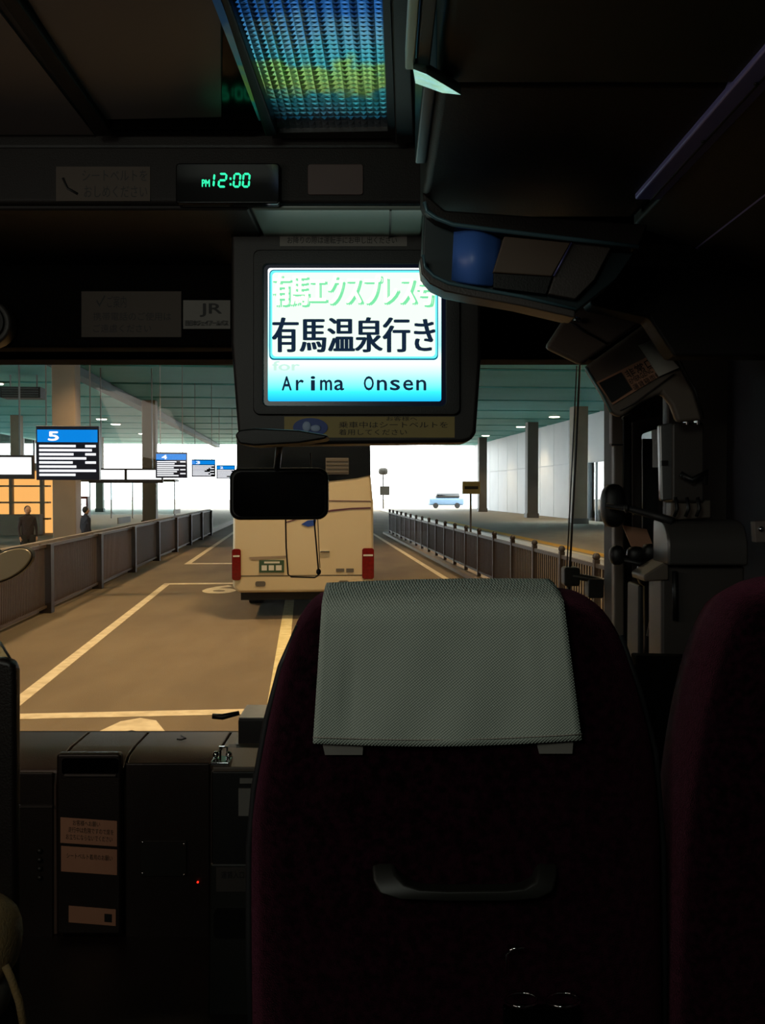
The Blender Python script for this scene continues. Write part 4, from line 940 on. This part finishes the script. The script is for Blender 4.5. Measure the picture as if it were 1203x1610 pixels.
# ------------------------------------------------------------------ passenger seats
def seat(pts_px, Y, name, label, slope=0):
    t = thing(name, Vector((P(sum(p[0] for p in pts_px) / len(pts_px), 1500, Y).x, Y, ZF)), label, 'seat')
    bm = bmesh.new(); n = len(pts_px)
    base = [P(x, y, Y) for x, y in pts_px]; c = sum(base, Vector()) / n
    rings = []
    for sc_, dy in ((.80, -.030), (.93, -.020), (.99, .0), (1.025, .035), (1.03, .07), (.95, .125)):
        rings.append([bm.verts.new(Vector((c.x + (b.x - c.x) * sc_, b.y + dy + 0, c.z + (b.z - c.z) * (1 - (1 - sc_) * .8)))) for b in base])
    for a, b in zip(rings, rings[1:]):
        for i in range(n): bm.faces.new((a[i], a[(i + 1) % n], b[(i + 1) % n], b[i]))
    bm.faces.new(rings[0]); bm.faces.new(rings[-1][::-1])
    o = fin('backrest', bm, M['fabric'], t, smooth=True)
    return t, o
def smooth_outline(pts, it=2):
    for _ in range(it):
        q = []
        for i in range(len(pts)):
            a, b = pts[i], pts[(i + 1) % len(pts)]
            q += [(a[0] * .75 + b[0] * .25, a[1] * .75 + b[1] * .25), (a[0] * .25 + b[0] * .75, a[1] * .25 + b[1] * .75)]
        pts = q
    return pts
so = smooth_outline([(520, 936), (700, 930), (880, 936), (938, 950), (978, 1002), (1004, 1080), (1030, 1180), (1042, 1330), (1044, 1900), (400, 1900), (393, 1330), (402, 1250), (424, 1130), (446, 1040), (478, 968)])
st1, bk = seat(so, 1.08, 'passenger_chair', 'dark wine patterned coach seat ahead with a pale headrest cover')
box('seat_cushion', (st1.location.x - .22, 1.2, 1.42), (st1.location.x + .22, 1.68, 1.56), M['fabric'], st1, bev=.04, seg=3)
box('seat_base', (st1.location.x - .19, 1.22, ZF), (st1.location.x + .19, 1.62, 1.42), M['seat_shell'], st1, bev=.01)
# piping frame following the outline, left and right
def outline_tube(idx, name):
    pts = [P(x, y, 1.105) for x, y in idx]; tube(name, pts, .0045, M['seat_shell'], st1)
outline_tube([(470, 985), (442, 1048), (420, 1130), (400, 1240), (392, 1330), (392, 1500), (398, 1700)], 'edge_trim')
outline_tube([(975, 1000), (1004, 1082), (1030, 1182), (1042, 1330), (1044, 1500), (1044, 1700)], 'edge_trim')
# grab handle on the back
hz = 1.035
def HP(x, y, dy=0): return P(x, y, hz + dy)
gh = [(584, 1352, .02), (586, 1385, .0), (594, 1405, -.008), (625, 1415, -.012), (700, 1418, -.014), (800, 1418, -.014), (850, 1414, -.012), (872, 1402, -.008), (877, 1380, .0), (878, 1352, .02)]
hb = bmesh.new(); ringv = []
for i, (x, y, dy) in enumerate(gh):
    inner = [(618, 1352), (624, 1375), (640, 1392), (664, 1400), (705, 1402), (795, 1401), (822, 1398), (840, 1388), (846, 1372), (848, 1352)][i]
    o1, i1 = HP(x, y, dy - .0), HP(*inner, dy)
    ringv.append([hb.verts.new(o1), hb.verts.new(i1), hb.verts.new(i1 + Vector((0, .022, 0))), hb.verts.new(o1 + Vector((0, .022, 0)))])
for a, b in zip(ringv, ringv[1:]):
    for k in range(4): hb.faces.new((a[k], a[(k + 1) % 4], b[(k + 1) % 4], b[k]))
hb.faces.new(ringv[0]); hb.faces.new(ringv[-1][::-1])
fin('grab_handle', hb, M['handle_grey'], st1, bev=.004)
# drink holder rings
tube('holder_hook', [P(797, 1530, 1.03), P(797, 1500, 1.02), P(806, 1491, 1.02), P(825, 1490, 1.02)], .0018, M['chrome'], st1)
for x in (820, 885):
    tube('cup_ring', [P(x + 26 * math.cos(a), 1572 + 11 * math.sin(a), 1.0 - .028 * math.sin(a)) for a in [k * math.pi / 10 for k in range(20)]], .0016, M['chrome'], st1, closed=True, n=6)
plate('holder_plate', rect(792, 1585, 912, 1680), 1.035, .01, M['black_gloss'], st1, bev=.002)
# headrest cover: draped sheet, woven look from fine relief
cm = mat('woven white cover cloth', 'b2bdb2', .9, noise=(12, .3, 'a2aca2'), spec=.2)
nt = cm.node_tree; b_ = nt.nodes['Principled BSDF']; tc_ = nt.nodes.new('ShaderNodeTexCoord'); mp_ = nt.nodes.new('ShaderNodeMapping'); mp_.inputs['Rotation'].default_value = (0, .7, 0); mp_.inputs['Scale'].default_value = (1, 1, 1)
wv = nt.nodes.new('ShaderNodeTexWave'); wv.inputs['Scale'].default_value = 120; wv.bands_direction = 'X'
w2_ = nt.nodes.new('ShaderNodeTexWave'); w2_.inputs['Scale'].default_value = 120; w2_.bands_direction = 'Z'
ad = nt.nodes.new('ShaderNodeMath'); ad.operation = 'ADD'; bp_ = nt.nodes.new('ShaderNodeBump'); bp_.inputs['Strength'].default_value = .5; bp_.inputs['Distance'].default_value = .002
nt.links.new(tc_.outputs['Object'], mp_.inputs[0]); nt.links.new(mp_.outputs[0], wv.inputs[0]); nt.links.new(mp_.outputs[0], w2_.inputs[0])
nt.links.new(wv.outputs['Fac'], ad.inputs[0]); nt.links.new(w2_.outputs['Fac'], ad.inputs[1]); nt.links.new(ad.outputs[0], bp_.inputs['Height']); nt.links.new(bp_.outputs[0], b_.inputs['Normal'])
hc = thing('headrest_cover', P(700, 1170, 1.03), 'pale woven headrest cover draped over the top of the seat ahead', 'headrest cover')
bm = bmesh.new(); NU, NV = 40, 34
G = {}
for i in range(NU + 1):
    s = i / NU
    xt, xb = 506 + (886 - 506) * s, 492 + (915 - 492) * s
    yt = 947 - 7 * s - 3 * math.sin(math.pi * s); yb = 1171 - 5 * s + 7 * math.sin(math.pi * s) - 2
    for j in range(NV + 1):
        t = j / NV
        if t < .72:
            q = t / .72; x = xb + (xt - xb) * q; y = yb + (yt - yb) * q
            wr_ = .0016 * math.sin(9 * s + 2.5 * q) + .0012 * math.sin(21 * s - 5 * q) * (1 - q) + .003 * math.exp(-((s - .13) / .02) ** 2) * math.exp(-((q - .35) / .3) ** 2) - .002 * math.exp(-((s - .84) / .015) ** 2) * math.exp(-((q - .6) / .2) ** 2)
            dep = 1.034 - .006 * (1 - q) + wr_ + .035 * max(0, q - .86) ** 1.5 * 18 * .3
            p = P(x, y, dep)
        else:
            q = (t - .72) / .28; p0 = P(xt, yt, 1.045)
            a = min(1, q * 2.0) * math.pi / 2
            p = p0 + Vector((0, .05 * math.sin(a) * 1.0 + .10 * min(1, q * 2), .014 * math.sin(a * 2)))
            if q > .5: p = P(xt, yt, 1.045) + Vector((0, .155 + .02 * (q - .5), -.25 * (q - .5)))
        G[i, j] = bm.verts.new(p)
for i in range(NU):
    for j in range(NV): bm.faces.new((G[i, j], G[i + 1, j], G[i + 1, j + 1], G[i, j + 1]))
cl = fin('cloth', bm, cm, hc, smooth=True); sd = cl.modifiers.new('thickness', 'SOLIDIFY'); sd.thickness = .0015
hem = [P(492 + 423 * s, 1159 - 5 * s + 6.5 * math.sin(math.pi * s), 1.0265) for s in [k / 20 for k in range(21)]]
tube('hem_stitch', hem, .0006, M['paper_white'], hc, n=6)
for x0, x1, y in ((505, 572, 1187), (842, 902, 1185)): plate('fastening_tab', [(x0, 1160), (x1, 1160), (x1 - 2, y), (x0 + 6, y)], 1.040, .002, M['paper_grey'], hc)
# window seat, far right
so2 = smooth_outline([(1180, 930), (1300, 915), (1420, 960), (1470, 1100), (1480, 1900), (1050, 1900), (1062, 1500), (1075, 1300), (1100, 1130), (1136, 1000)])
st2, bk2 = seat(so2, 1.10, 'passenger_chair', 'dark wine coach seat cut off by the right border')
tube('edge_trim', [P(x, y, 1.125) for x, y in ((1138, 1005), (1104, 1130), (1078, 1300), (1064, 1500), (1056, 1700))], .0045, M['seat_shell'], st2)
box('seat_base', (st2.location.x - .12, 1.25, ZF), (st2.location.x + .12, 1.6, 1.5), M['seat_shell'], st2, bev=.01)

person(-7.35, 24.5, .2, coat, trs, hr, 'person in a dark coat standing behind the left railing below the 5 sign', 1.66, .6)
person(-6.1, 25.6, .2, coat2, trs, hr, 'person in a navy jacket beside the tan column behind the left railing', 1.62, 2.4)
